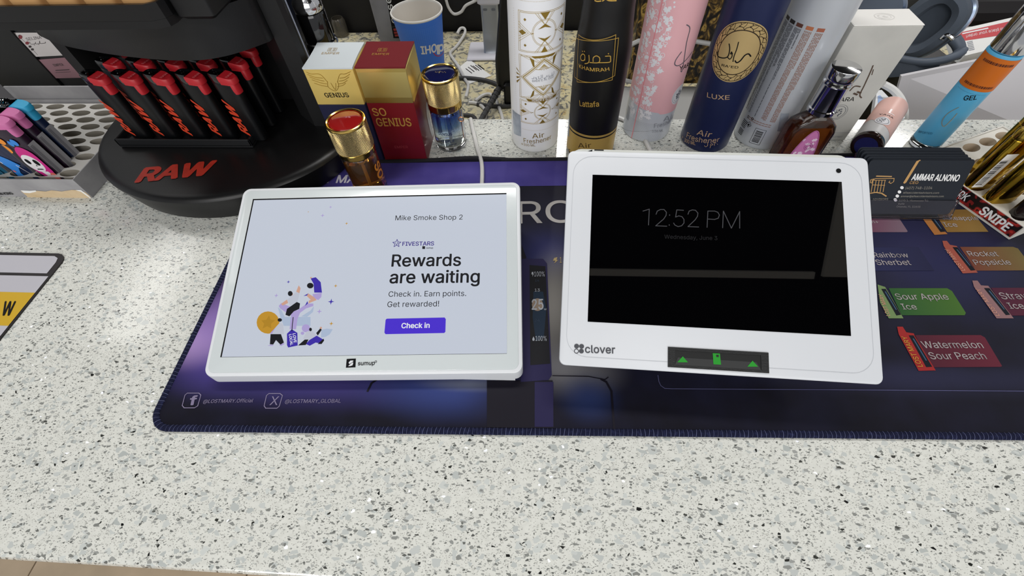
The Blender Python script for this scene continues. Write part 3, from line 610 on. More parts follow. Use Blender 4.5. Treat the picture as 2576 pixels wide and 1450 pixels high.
# posts and back wall
def prism(poly, z0, z1): return MB().loft([[V3((x, y, z)) for x, y in poly] for z in (z0, z1)])
prism([(-.2685, .425), (-.246, .405), (-.2285, .404), (-.2255, .409), (-.258, .472), (-.2685, .472)], .0345, .285).build('side_post', RB2, ds)
prism([(-.4600, .425), (-.4635, .412), (-.472, .41), (-.4845, .425), (-.4845, .472), (-.4600, .472)], .0345, .285).build('side_post', RB2, ds)
MB().box((-.364, .464, .16), (.19, .016, .25)).build('back_panel', RB2, ds)
# upper tier: curved fascia and its deck
fas = [(-.4838, .415), (-.465, .404), (-.44, .3925), (-.40, .3805), (-.36, .3715), (-.325, .3665), (-.298, .3665), (-.278, .373), (-.262, .384), (-.2475, .398)]
fas = [(p.x, p.y) for p in catmull([V3((a, b_, 0)) for a, b_ in fas], 4)]
deck = fas + [(-.246, .4045), (-.269, .425), (-.269, .455), (-.459, .455), (-.459, .425), (-.464, .411), (-.478, .411)]
prism(deck, .128, .1645).build('upper_tier', RB, ds, ang=40)
# upper tray
ut = [(-.455, .343), (-.297, .3425), (-.289, .347), (-.2865, .353), (-.2865, .42), (-.455, .42)]
uo = MB().loft([[V3((x, y, .1648)) for x, y in ut], [V3((x, y, .1705)) for x, y in ut]]).build('upper_tray', RB, ds)
def wall(pts, z0, z1, t, nm, mt, par, batter=0.):
    mb = MB(); n = len(pts); inn = []
    for i, p in enumerate(pts):
        a, c = pts[max(i-1, 0)], pts[min(i+1, n-1)]; dx, dy = c[0]-a[0], c[1]-a[1]; l = math.hypot(dx, dy); inn.append((p[0]-dy/l*t, p[1]+dx/l*t))
    for i in range(n-1):
        q = [pts[i], pts[i+1], inn[i+1], inn[i]]
        mb.loft([[V3((x, y, z0)) for x, y in q], [V3((x, y+batter, z1)) for x, y in q]])
    return mb.build(nm, mt, par)
wall([(-.455, .343), (-.297, .3425), (-.289, .347), (-.2865, .353), (-.2865, .42)], .1706, .182, .0025, 'tray_lip', RB, uo)
MB().box((-.2705, .405, .19), (.03, .1, .05), bev=.003).build('upper_post', RB2, ds)

# ================================================================ lighters
def sup(rx, ry, z, n=28, e=.62, cx=0, cy=0):
    out = []
    for k in range(n):
        t = 2*pi*k/n; c, s = cos(t), sin(t); out.append(V3((cx+rx*math.copysign(abs(c)**e, c), cy+ry*math.copysign(abs(s)**e, s), z)))
    return out
def make_lighter(name, label, cat, group, bodym, btnm, hoodm, h=.062, full=True):
    """upright disposable lighter, thumb button toward +x, wide printed face toward -y; base at z=0"""
    g = thing(name, label, cat, (0, 0, 0), group)
    MB().loft([sup(.0118, .0054, 0), sup(.0126, .0062, .0012), sup(.0126, .0062, h-.001), sup(.0122, .0058, h)]).build('body', bodym, g)
    hd = MB(); q = lambda x: [V3((min(p.x, .0012), p.y, p.z)) for p in x]
    hd.loft([q(sup(.0124, .006, h)), q(sup(.0126, .0062, h+.007)), q(sup(.0118, .0054, h+.0085)), q(sup(.0098, .0036, h+.0086)), q(sup(.0094, .0032, h+.005))])
    hood = hd.build('hood', hoodm, g)
    MB().lathe([(.0014, h+.004), (.0014, h+.0075), (.0009, h+.008)], (-.0055, 0, 0), 10).build('nozzle', CHROME, hood)
    bt = MB(); q = lambda x: [V3((max(p.x, .0006), p.y, p.z-max(p.x-.004, 0)*.25)) for p in x]
    bt.loft([q(sup(.0116, .0048, h-.0085)), q(sup(.0130, .0060, h-.0080)), q(sup(.0132, .0060, h+.0014)), q(sup(.0128, .0060, h+.0018)), q(sup(.0146, .0066, h+.0024)), q(sup(.0146, .0066, h+.0060)), q(sup(.0138, .0060, h+.0074))])
    bo_ = bt.build('button', btnm, g); return g, bo_
BLK = M('lighter_black', '#08090b', .3, spec=.35); HOOD = M('lighter_hood', '#08080a', .18, coat=.4); BTN = M('button_red', '#b01f28', .4)
LZ = tz+.0042
PLR = Pl((0, -.0064, 0), X, Z)
proto, bt = make_lighter('raw_lighter', '', 'lighter', 'black lighters in the display tray', BLK, BTN, HOOD)
dec('body_lettering', M('lighter_print', '#c43d22', .45), proto, PLR, [T(PLR, 'RAW', (-.0012, .006), (-.0012, .040), (-.0098, .011), px=False, bold=.04)], .0001)
dec('button_lettering', M('button_print', '#d8646a', .5), bt, Pl((0, 0, .0688), Y, -X), [T(Pl((0, 0, 0), X, Y), 'RAW', (-.0042, -.0112), (.0042, -.0112), px=False, bold=.02)], .0001)
rown = ['front', 'middle', 'back']; coln = ['leftmost', 'second from the left', 'centre', 'fourth from the left', 'rightmost']
first = True
for r in range(3):
    for c in range(5):
        loc = (-.4322+.0125-.0045+.03155*c, .3795+.0247*r, LZ)
        lab = f'black lighter with red button, {coln[c]} in the {rown[r]} row of the display'
        if first: proto.location = loc; proto['label'] = lab; first = False
        else: copy_tree(proto, loc, lab, radians(-14))
proto.rotation_euler = (0, 0, radians(-14))
TAN = M('tan_lighter', '#c79a66', .45)
tp, bt = make_lighter('tan_lighter', '', 'lighter', 'tan lighters in the upper tray', TAN, TAN, HOOD, h=.062)
for c in range(5):
    loc = (-.4305+.0302*c, .358, .1707); lab = f'tan lighter in the upper tray, {coln[c]} of five'
    if c == 0: tp.location = loc; tp['label'] = lab
    else: copy_tree(tp, loc, lab)

# ================================================================ carton of patterned lighters, far left
CG = M('carton_grey', '#9b9a9c', .55, var=(40, '#8b8a8d', .4, .7)); HC = M('tray_pulp', '#bab8b4', .6); HCi = M('tray_hole', '#8f8a80', .7)
def slot_tray(parent, o, u, v, w, d, z, cols, rows, rx, ry, depth, top, inner, skip=()):
    """plastic insert: flat top pierced by staggered oval pockets"""
    tp_ = MB(); inn = MB(); cw, rd = w/cols, d/rows; n = 20
    def P(a, b_, zz): return o+u*a+v*b_+Z*zz
    for r in range(rows):
        for c in range(-1, cols+1):
            a0 = c*cw+(cw/2 if r % 2 else 0); a1 = a0+cw; b0 = r*rd
            ca0, ca1 = max(a0, 0), min(a1, w)
            if ca1-ca0 < 1e-4: continue
            cx_, cy_ = (a0+a1)/2, b0+rd/2
            if a0 < -1e-6 or a1 > w+1e-6:
                tp_.add([P(ca0, b0, z), P(ca1, b0, z), P(ca1, b0+rd, z), P(ca0, b0+rd, z)], [[0, 1, 2, 3]]); continue
            outer = []; inner_ = []
            for k in range(n):
                t = 2*pi*k/n; c_, s_ = cos(t), sin(t); q = max(abs(c_)/(cw/2), abs(s_)/(rd/2)); outer.append(P(cx_+c_/q, cy_+s_/q, z)); inner_.append((cx_+rx*c_, cy_+ry*s_))
            iv = [P(a, b_, z) for a, b_ in inner_]; corners = [P(a0, b0, z), P(a1, b0, z), P(a1, b0+rd, z), P(a0, b0+rd, z)]
            tp_.add(outer+iv, [[k, (k+1) % n, n+(k+1) % n, n+k] for k in range(n)])
            for cc_, sx, sy in ((0, -1, -1), (1, 1, -1), (2, 1, 1), (3, -1, 1)):
                best = sorted(range(n), key=lambda k: (outer[k]-corners[cc_]).length)[:2]
                tp_.add([corners[cc_], outer[best[0]], outer[best[1]]], [[0, 1, 2]])
            lo = [P(cx_+(a-cx_)*.85, cy_+(b_-cy_)*.85, z-depth) for a, b_ in inner_]
            inn.loft([iv, lo], caps=False); inn.add(lo, [list(range(n))])
    i_ = tp_.build('insert', top, parent, flat=True); inn.build('pockets', inner, i_); return i_
kx1, ky0, ky1, kz = -.4845, .3265, .472, .0255
kt = thing('lighter_carton', 'grey cardboard carton tray of patterned lighters at the far left', 'carton', (-.56, .4, 0))
def open_box(x0, x1, y0, y1, h, t, mt, par, xf=None):
    mb = MB(xf); mb.box(((x0+x1)/2, (y0+y1)/2, t/2+.0006), (x1-x0-2*t, y1-y0-2*t, t))
    for c, d in ((((x0+x1)/2, y0+t/2, h/2), (x1-x0, t, h-.0006)), (((x0+x1)/2, y1-t/2, h/2), (x1-x0, t, h-.0006)), ((x0+t/2, (y0+y1)/2, h/2), (t, y1-y0-2*t, h-.0006)), ((x1-t/2, (y0+y1)/2, h/2), (t, y1-y0-2*t, h-.0006))): mb.box(c, d)
    return mb.build('carton_body', mt, par, flat=True)
cb = open_box(-.66, kx1, ky0, ky1, kz, .0012, CG, kt)
slot_tray(kt, V3((-.6575, ky0+.008, 0)), X, Y, .1712, .1343, .0215, 6, 10, .0116, .0056, .018, HC, HCi)
PK = Pl((0, ky0-.0003, 0), X, Z)
dec('torn_patch', M('torn_cardboard', '#cdb795', .8, var=(60, '#bfa67f', .4, .7)), kt, PK, [Pg(PK, ((72, 499), (66, 492), (55, 483), (52, 479), (58, 481), (75, 483), (90, 480), (115, 482), (130, 479), (155, 482), (180, 478), (200, 479), (215, 484), (225, 492), (230, 498)))], .0001)
dec('torn_edge', PAPER, kt, PK, [Pg(PK, ((52, 479), (58, 479), (75, 480), (90, 479), (92, 482), (75, 486), (60, 485))), Pg(PK, ((190, 478), (204, 478), (230, 498), (226, 498), (205, 483)))], .0002)
dec('carton_lettering', INK, kt, PK, [T(PK, 'ERN KING', (-6, 491), (35, 489), bold=.02)], .0002)
# raised lid panel behind
MB().loft([[V3(p) for p in ((-.66, ky1+.001, .0), (-.49, ky1+.001, .0), (-.49, ky1+.003, .0), (-.66, ky1+.003, .0))], [V3(p) for p in ((-.66, ky1+.003, .04), (-.49, ky1+.003, .04), (-.49, ky1+.005, .04), (-.66, ky1+.005, .04))]]).build('back_flap', CG, kt)
LB = M('leaflet_grey', '#6e6d70', .5)
MB().loft([[V3((-.655, ky0+.03, .024)), V3((-.653, ky0+.03, .024)), V3((-.653, ky1-.002, .024)), V3((-.655, ky1-.002, .024))], [V3((-.655, ky0+.06, .085)), V3((-.653, ky0+.06, .085)), V3((-.653, ky1-.002, .085)), V3((-.655, ky1-.002, .085))]]).build('side_flap', LB, kt)
# the lighters in it
STK = M('sticker_silver', '#97969a', .45); PINK = M('art_pink', '#c2227f', .45); LBLU = M('art_blue', '#2f7fd0', .45); BONE = M('art_bone', '#dcd9dc', .45); ORG_ = M('art_orange', '#e08a2a', .45); YEL = M('art_yellow', '#d8d020', .45); RDD = M('art_red', '#8a2c2c', .45); CORAL = M('art_coral', '#d0635c', .45)
N1, N2, N3 = M('lighter_navy', '#16223f', .3, coat=.3), M('lighter_plum', '#231326', .3, coat=.3), M('lighter_teal', '#1b5570', .3, coat=.3)
B1, B2 = M('button_pink', '#c46a9e', .45), M('button_blue', '#2fa0cc', .45); BK = M('button_black', '#141418', .4)
def art_lighter(x, y, body, btn, art, label, h=.069):
    g, b_ = make_lighter('patterned_lighter', label, 'lighter', 'patterned lighters in the grey carton', body, btn, HOOD, h)
    rg = MB()
    for a in (-.0085, -.0055): rg.tube([V3((a, .0056*cos(t), h+.0045+.0062*sin(t))) for t in [pi*k/10 for k in range(11)]], .0008, 6, 1, smooth=False)
    rg.build('metal_rings', CHROME, g)
    S = Pl((0, -.00645, 0), X, Z)
    SE = Pl((.01262, 0, 0), Y, Z); k = dec('sticker', STK, g, SE, [[(-.0046, .001), (.0040, .001), (.0040, .050), (-.0046, .050)]], .0001)
    dec('sticker_print', M('sticker_ink', '#5a5960', .5), k, SE, [[(-.004, .003+i*.0011), (-.0005, .003+i*.0011), (-.0005, .0035+i*.0011), (-.004, .0035+i*.0011)] for i in range(41)], .0002)
    def big(it_):   # stretch the artwork over the face
        f_ = lambda q_: [(max(-.0112, min(.0112, (a_+.0005)*1.42)), b_*1.3) for a_, b_ in q_]
        return (f_(it_[0]),)+tuple(it_[1:]) if isinstance(it_, tuple) else f_(it_)
    for i, (mm, it) in enumerate(art): dec('art_print', mm, g, S, [big(q_) for q_ in it], .0002+i*.00008)
    g.location = (x, y, .0075); return g
skull = [(PINK, [ell(.001, .022, .0075, .016)]), (BONE, [ell(-.001, .022, .006, .0085), [(-.002, .014), (.003, .014), (.007, .004), (.002, .002)]]), (INK, [ell(-.0035, .024, .0016, .0026), ell(.0022, .023, .0018, .003), [(-.001, .0195), (.0005, .0195), (0, .021)], [(-.003, .016), (.002, .0158), (.0015, .0168), (-.0025, .017)]]), (ORG_, [ell(-.006, .043, .0025, .003), ell(-.008, .036, .0022, .004)]), (LBLU, [ell(.003, .042, .0022, .003), ell(-.0005, .041, .0016, .0025)]), (CORAL, [ell(.0055, .009, .003, .004)]), (YEL, [ell(.001, .0035, .0035, .0028), T(Pl((0, 0, 0), X, Z), 'MK', (-.0115, .046), (-.005, .046), px=False, bold=.03)])]
dancer = [(LBLU, [[(-.008, .03), (-.003, .032), (.003, .026), (.007, .02), (.003, .017), (0, .012), (.002, .003), (-.006, .003), (-.004, .016)]]), (BONE, [ell(-.009, .034, .0022, .0032)] + stroke([(.004, .02), (.0075, .012), (.009, .01)], .0007) + stroke([(-.0075, .03), (-.005, .022)], .0007)), (CORAL, [ell(-.003, .014, .0008, .0012), ell(-.002, .007, .0008, .0012), ell(0, .004, .0008, .001)])]
tealart = [(N3, [ell(-.002, .012, .008, .01)]), (RDD, [ell(-.007, .007, .004, .005)]), (BONE, stroke([(-.01, .01), (-.004, .006), (.006, .003)], .0018))]
flow = [(ORG_, [ell(-.004+.003*cos(t), .05+.003*sin(t), .0012, .0018, 10) for t in (0, 1.26, 2.5, 3.77, 5.03)]), (YEL, [ell(-.004, .05, .001, .0013, 10), ell(-.001, .045, .0013, .0016, 10)]), (LBLU, [ell(.003, .03, .002, .004)])]
pinkart = [(PINK, [[(-.006, .03), (-.002, .034), (.004, .02), (.007, .008), (.001, .008)]]), (LBLU, [ell(-.004, .042, .002, .003)]), (CORAL, [ell(.004, .006, .003, .004)])]
cx0 = -.5015-.0258/2
art_lighter(cx0-.011, .3453, N2, B1, skull, 'lighter with a painted skull face and pink hair, pink button, front of the grey carton')
art_lighter(cx0-.011, .3588, N2, B1, pinkart, 'plum lighter with a pink figure and pink button, second row of the grey carton')
art_lighter(cx0-.011, .3723, N1, B2, flow, 'navy lighter with orange flower and sky blue button, third row of the grey carton')
art_lighter(cx0-.040, .3453, N1, BK, dancer, 'navy lighter with a blue gowned skeleton dancer, front row of the grey carton')
art_lighter(cx0-.069, .3453, N3, BK, tealart, 'teal lighter with a white swirl at the left picture edge')
art_lighter(cx0-.040, .3588, N1, B2, flow, 'navy lighter with blue button behind the skeleton dancer lighter')
art_lighter(cx0-.040, .3723, N2, BK, pinkart, 'plum lighter with black button in the third row, left of the sky blue button')

# ================================================================ perfume boxes
def knurl(name, col, scale, rough=.2, metal=1., strength=.6, vertical_only=False):
    """gold foil with a fine criss-cross engraving (relief only)"""
    m, nt, b, oc = base(name, rough, metal); b.inputs['Base Color'].default_value = lin(col)
    sp = nt.nodes.new('ShaderNodeSeparateXYZ'); nt.links.new(oc, sp.inputs[0])
    hs = []
    for sx in (1, -1):
        a = mathn(nt, 'ADD', mathn(nt, 'MULTIPLY', sp.outputs[0], sx*scale), mathn(nt, 'MULTIPLY', sp.outputs[2], scale))
        hs.append(mathn(nt, 'ABSOLUTE', mathn(nt, 'SINE', a)))
    h = mathn(nt, 'MULTIPLY', hs[0], hs[1]); bp = nt.nodes.new('ShaderNodeBump'); bp.inputs['Strength'].default_value = strength; bp.inputs['Distance'].default_value = .0004
    nt.links.new(h, bp.inputs['Height']); nt.links.new(bp.outputs[0], b.inputs['Normal']); return m
FOIL = M('gold_foil', '#ecd27c', .3, 1.); KFOIL = knurl('engraved_foil', '#f0da8a', 3400, .36, strength=.12); MGOLD = M('matte_gold', '#e6c973', .4, .4)
MAR = M('maroon_card', '#6a0d16', .4, coat=.1); NVC = M('navy_card', '#20223f', .42); SILV = M('silver_card', '#c9d0d4', .42)
def perfume_box(name, label, x0, y0, w, d, h, topm, upm, lowm, zsplit):
    g = thing(name, label, 'perfume box', (x0+w/2, y0+d/2, 0))
    MB().box((x0+w/2, y0+d/2, zsplit/2+.0001), (w, d, zsplit-.0002), bev=.0004).build('lower_sleeve', lowm, g)
    zt = h-.0015; MB().box((x0+w/2, y0+d/2, (zsplit+zt)/2), (w, d, zt-zsplit), bev=.0006).build('upper_sleeve', upm, g)
    mb = MB(); rings = []
    for i in range(9):   # lid: sides bowed in, as folded card
        t = i/8; yy_ = y0+d*t; ins = .0007*sin(pi*t); rings.append([V3((x0+ins, yy_, zt)), V3((x0+w-ins, yy_, zt)), V3((x0+w-ins, yy_, h)), V3((x0+ins, yy_, h))])
    mb.loft(rings).build('lid', topm, g); return g
yF = .3895
rb = perfume_box('perfume_box', 'maroon and gold perfume box lettered SO GENIUS, with engraved gold top half', -.1732, yF, .0478, .047, .1085, MAR, KFOIL, MAR, .0805-.007)
FP = Pl((-.1732, yF, 0), X, Z); RP = Pl((-.1254, yF, 0), Y, Z); TPl = Pl((-.15, yF, .1085), X, Y)
zA, zB = FP.to2(970, 246)[1], FP.to2(970, 259)[1]
dec('gold_strip', FOIL, rb, FP, [[(.0003, zB), (.0475, zB), (.0475, zA), (.0003, zA)]], .0002); dec('gold_rim', FOIL, rb, FP, [[(.0003, .1035), (.0475, .1035), (.0475, .1068), (.0003, .1068)]], .0002)
dec('gold_strip', FOIL, rb, RP, [[(.0003, zB), (.0467, zB), (.0467, zA), (.0003, zA)]], .0002)
dec('box_lettering', M('gold_letter', '#b98f45', .35, .3), rb, FP, [T(FP, 'SO', (941, 291), (974, 291), (934, 272), bold=.012), T(FP, 'GENIUS', (950, 317), (1036, 317), (944, 297), bold=.014)], .0003)
dec('box_lettering', M('maroon_emboss', '#9a3a40', .4), rb, FP, [T(FP, 'EMPER', (994, 373), (1027, 373))], .0002)
EMB = M('gold_print', '#ad9467', .4, .1); LTG = M('gold_letter', '#b98f45', .35, .3)
def emper(par, S, p0, p1, c, mt):
    x, y = S.to2(*c); it = [T(S, 'EMPER', p0, p1)] + stroke(rr4(x-.0042, y-.003, x+.0042, y+.003, .0001, 1), .00035, True)
    for dx in (-.002, .002):
        for dy in (-.0012, .0012): it.append(ring2(x+dx, y+dy, .0008, .0012, 12))
    dec('lid_lettering', mt, par, S, it, .0002)
emper(rb, TPl, (935, 139), (978, 139), (962, 126), M('gold_letter'))
dec('clear_window', M('window_film', '#a9a3a8', .15), rb, RP, [[(.038, .004), (.0465, .004), (.0465, .045), (.040, .045), (.034, .035), (.034, .016)]], .0002)
wb = perfume_box('perfume_box', 'white topped perfume box with gold front lettered GENIUS over navy', -.2228, yF-.001, .0478, .047, .1085, SILV, MGOLD, NVC, .0708)
WP = Pl((-.2228, yF-.001, 0), X, Z); WTp = Pl((-.2, yF, .1085), X, Y)
dec('box_lettering', INK, wb, WP, [T(WP, 'GENIUS', (820, 245), (879, 244), (814, 234), bold=.012)], .0002)
emper(wb, WTp, (808, 137), (852, 137), (836, 125), EMB)
def z4(x, y): return (400+x/4.834, y/4.834)
wing = []
for pts in ([(1790, 875), (1850, 900), (1960, 905), (2050, 1000)], [(1805, 905), (1900, 940), (1990, 950)], [(1830, 935), (1930, 970), (2010, 985)], [(1860, 970), (1960, 1005), (2040, 1020)], [(1890, 1010), (1980, 1040), (2050, 1050)], [(2330, 870), (2260, 900), (2200, 905), (2170, 1000)], [(2320, 900), (2260, 940), (2200, 950)], [(2310, 935), (2250, 975), (2190, 985)], [(2290, 975), (2240, 1010), (2180, 1020)], [(2270, 1010), (2230, 1040), (2170, 1050)], [(2050, 990), (2060, 1060), (2145, 1105), (2185, 1050), (2170, 985)], [(2090, 1010), (2145, 1090), (2150, 1010)]):
    c = catmull([V3((*WP.to2(*z4(*p)), 0)) for p in pts], 4); wing += stroke([(p.x, p.y) for p in c], .00045)
dec('embossed_wings', M('gold_emboss', '#c7a245', .3, .8), wb, WP, wing, .0003)

# ================================================================ round perfume bottles
def perfume_bottle(name, label, c, rcap, rbody, z, liquid, domem, ztop_fill):
    """z = body foot, shoulder, collar top, cap top"""
    z0, zs, zc, zt = z; g = thing(name, label, 'perfume bottle', (c[0], c[1], z0)); c = V3((c[0], c[1], 0))
    MB().lathe([(.0001, z0+.0003), (rbody*.8, z0+.0003), (rbody*.95, z0+.001), (rbody, z0+.004), (rbody, zs-.004), (rbody*.97, zs-.0015), (rbody*.9, zs), (rbody*.86, zs), (rbody*.94, zs-.004), (rbody*.94, z0+.007), (rbody*.8, z0+.0055), (.0001, z0+.0055)], c, 48, caps=False).build('glass', M('bottle_glass', '#ffffff', .02, 0, 1., 1.45), g)
    MB().lathe([(rbody*.75, z0+.0058), (rbody*.90, z0+.0075), (rbody*.925, z0+.01), (rbody*.925, ztop_fill)], c, 40).build('perfume', liquid, g)
    MB().lathe([(.0012, z0+.008), (.0012, zs)], c, 8).build('dip_tube', M('tube_white', '#d8cfc0', .4), g)
    MB().lathe([(rcap*.93, zs+.0001), (rcap*.97, zs+.0012), (rcap*.97, zc-.0008), (rcap*.93, zc)], c, 48).build('collar', GOLD, g)
    MB().lathe([(rcap*.98, zc+.0002), (rcap, zc+.001), (rcap, zt-.003)], c, 64).build('cap', KCAP, g)
    MB().lathe([(rcap, zt-.0029), (rcap*1.01, zt-.002), (rcap*.99, zt-.0008), (rcap*.94, zt-.0004), (rcap*.88, zt-.001), (rcap*.86, zt-.003)], c, 48).build('cap_rim', GOLD, g)
    d = MB().lathe([(rcap*.85, zt-.0028), (rcap*.8, zt-.0012), (rcap*.6, zt-.0004), (.0001, zt-.0001)], c, 40).build('cap_dome', domem, g)
    return g, c
def knurl_cap(name):
    m, nt, b, oc = base(name, .2, 1.); b.inputs['Base Color'].default_value = lin('#dcc58c')
    sp = nt.nodes.new('ShaderNodeSeparateXYZ'); nt.links.new(oc, sp.inputs[0])
    an = mathn(nt, 'ARCTAN2', sp.outputs[1], sp.outputs[0]); hs = []
    for s in (1, -1): hs.append(mathn(nt, 'ABSOLUTE', mathn(nt, 'SINE', mathn(nt, 'ADD', mathn(nt, 'MULTIPLY', an, s*38.), mathn(nt, 'MULTIPLY', sp.outputs[2], 2050.)))))
    h = mathn(nt, 'MINIMUM', hs[0], hs[1]); bp = nt.nodes.new('ShaderNodeBump'); bp.inputs['Strength'].default_value = 1.; bp.inputs['Distance'].default_value = .0006
    nt.links.new(h, bp.inputs['Height']); nt.links.new(bp.outputs[0], b.inputs['Normal']); return m
KCAP = knurl_cap('knurled_gold')
AMB = M('amber_perfume', '#e2983c', .02, 0, .92, 1.33)
ab, c = perfume_bottle('perfume_bottle', 'round amber perfume bottle with knurled gold cap and red dome top', (-.1775, .3427), .0183, .0172, (MT, .0510, .0575, .0860), AMB, M('dome_red', '#8e1616', .12, coat=1.), .046)
S = Cy(c, .0172); dec('bottle_lettering', M('amber_print', '#d98a2a', .4), ab, S, [T(S, 'SO', (.0105, .040), (.0105, .022), (.0195, .040), px=False, bold=.03)], .0002)
# blue bottle
m, nt, b, oc = base('blue_glass_fade', .04); b.inputs['Transmission Weight'].default_value = .85; b.inputs['IOR'].default_value = 1.36
sp = nt.nodes.new('ShaderNodeSeparateXYZ'); nt.links.new(oc, sp.inputs[0])
nt.links.new(ramp(nt, mathn(nt, 'MULTIPLY', sp.outputs[2], 1/.045), [(.15, '#f2f4e4'), (.45, '#c4dae4'), (.7, '#4a80d8'), (1, '#1433b0')]), b.inputs['Base Color']); BLF = m
bc = at(1143, 386); bc = bc+V3((bc.x, bc.y, 0)).normalized()*.0185
bb, c = perfume_bottle('perfume_bottle', 'round blue fading perfume bottle with knurled gold cap and navy dome top', (bc.x-.001, bc.y), .0187, .0178, (.0, .0482, .0565, .0850), BLF, M('dome_navy', '#10143f', .1, coat=1.), .0445)
S = Cy(c, .0178); DKB = M('blue_print', '#1c2d55', .4)
dec('bottle_lettering', DKB, bb, S, [T(S, 'GENIUS', (-.014, .0235), (.002, .0235), px=False, bold=.01), T(S, 'VESPER', (-.013, .0145), (.003, .0145), px=False), T(S, 'EAU DE PARFUM', (-.012, .0105), (.005, .0105), px=False)], .0002)
dt = Pl((c.x, c.y, .0850), X, Y)
dec('dome_emblem', M('emblem_gold', '#cbb68a', .3, .8), bb, dt, [[(-.0006, -.002), (.0004, -.002), (.0012, .002), (.0002, .002)]] + [ell(-.004+.0014*i, .0003*(-1)**i, .0005, .0007, 8) for i in range(3)] + [ell(.0025+.0013*i, .0006*(-1)**i, .0004, .0007, 8) for i in range(4)], .0001)
an = S.ph+.75; cd_ = V3((cos(an), sin(an), 0)); q = c+cd_*.0198
ch = MB().tube([q+Z*.0525, q+cd_*.0012+Z*.048, q+cd_*.0008+Z*.043], .0005, 6).build('charm_chain', GOLD, bb)
MB().tube([q+cd_*.001+Z*.0395+(X*cos(t)+Z*sin(t))*.0027 for t in [2*pi*k/16 for k in range(17)]], .0005, 6, 1, smooth=False).build('charm_ring', M('rose_gold', '#c98d63', .2, 1.), bb)
MB().tube([q+cd_*.001+Z*.0385, q+cd_*.0012+Z*.016], .00045, 6, smooth=False).build('charm_bar', M('rose_gold'), bb)

# ================================================================ air freshener cans
def freshener(name, label, bpx, r, body, foot=None, neck=None, h=.165):
    p = at(*bpx); c = p + V3((p.x, p.y, 0)).normalized()*r; g = thing(name, label, 'spray can', (c.x, c.y, 0))
    nk = [(r, h), (r*.99, h+.006), (r*.93, h+.016), (r*.82, h+.026), (r*.70, h+.033), (r*.64, h+.036)] if neck is None else neck
    MB().lathe([(r*.9, .0003), (r*.965, .0006), (r, .003)] + [(r, z) for z in (.02, .06, .1)] + nk, c, 56).build('can', body, g)
    zt = nk[-1][1]; rt = nk[-1][0]
    MB().lathe([(rt*.98, zt+.0002), (rt, zt+.001), (rt, zt+.035), (rt*.9, zt+.038)], c, 40).build('cap', body, g)
    return g, c, Cy(c, r)
GP = M('gold_ink', '#a98b3e', .32, .55); GLT = M('gold_ink_light', '#c2aa6a', .4, .3)
# --- white and gold
wc, c, S = freshener('air_freshener_can', 'white spray can with gold art deco diamond pattern beside the black can', (1345, 385), .0262, M('can_white', '#f0f1f4', .3))
x0, x1 = S.to2(1303, 170)[0], S.to2(1412, 170)[0]; zt_, zb_ = S.to2(1358, 30)[1], S.to2(1350, 312)[1]
hw = (x1-x0)/2; mx = (x0+x1)/2
def D(a, b_): return (mx+a*hw, zt_+(zb_-zt_)*b_)     # a -1..1 across, b 0..1 down
def Ds(pts): return [D(*p) for p in pts]
L, F = [], []
for lo, hi in ((0, .315), (.345, .74), (.76, 1)):
    for e in (0, .06): L += stroke(Ds([(-.93+e, lo+e*.16), (.93-e, lo+e*.16), (.93-e, hi-e*.16), (-.93+e, hi-e*.16)]), .00035, True)
for cy_, s in ((.16, 1), (.875, .78)):
    for r in (.0115*s, .0105*s): L += stroke(ell(*D(0, cy_), r, r*1.0, 28), .0003, True)
    for sg_ in (-1, 1):
        F += [Ds([(sg_*.78, cy_-.022*s), (sg_*.64, cy_), (sg_*.78, cy_+.022*s), (sg_*.92, cy_)])]
        for k in (1, 1.6, 2.2): L += stroke(Ds([(sg_*.92, cy_-.035*k*s), (sg_*(.78-.14*k), cy_), (sg_*.92, cy_+.035*k*s)]), .0003)
        F += [Ds([(sg_*.5, cy_-.004), (sg_*.36, cy_), (sg_*.5, cy_+.012), (sg_*.43, cy_)])]
        for yy2 in (-.1*s, .1*s): F += [Ds([(sg_*.68, cy_+yy2-.012), (sg_*.63, cy_+yy2), (sg_*.68, cy_+yy2+.012), (sg_*.73, cy_+yy2)])]
    F += [Ds([(-.17, cy_-.155*s), (.17, cy_-.155*s), (0, cy_-.10*s)]), Ds([(-.24, cy_-.03*s), (0, cy_-.07*s), (.24, cy_-.03*s), (0, cy_-.045*s)]), Ds([(-.24, cy_+.03*s), (0, cy_+.07*s), (.24, cy_+.03*s), (0, cy_+.045*s)]), Ds([(-.12, cy_+.155*s), (.12, cy_+.155*s), (0, cy_+.105*s)])]
    for k in (.25, .33): L += stroke(Ds([(-k, cy_-.15*s), (0, cy_-.06*s), (k, cy_-.15*s)]), .00035) + stroke(Ds([(-k, cy_+.15*s), (0, cy_+.06*s), (k, cy_+.15*s)]), .00035)
for k, wd in ((.78, .0011), (.7, .0004), (.86, .0004)): L += stroke(Ds([(0, .54-.21*k), (k, .54), (0, .54+.21*k), (-k, .54)]), wd, True)
for a in range(-4, 5): L += stroke(Ds([(a*.05, .40), (a*.22, .345)]), .00025) + stroke(Ds([(a*.05, .69), (a*.22, .735)]), .00025)
for sg_ in (-1, 1):
    F += [Ds([(sg_*.36, .375), (sg_*.52, .355), (sg_*.40, .43), (sg_*.34, .44)]), Ds([(sg_*.36, .70), (sg_*.5, .73), (sg_*.40, .66), (sg_*.34, .65)])]
    for t in (-.5, -.2, .1, .4): F += [Ds([(sg_*.88, .54+t*.05), (sg_*1.08, .54+t*.14), (sg_*1.05, .54+t*.14+.018)])]
F += [Ds([(-.45, .345), (.45, .345), (.36, .362), (-.36, .362)]), Ds([(-.66, .742), (.66, .742), (.56, .764), (-.56, .764)])]
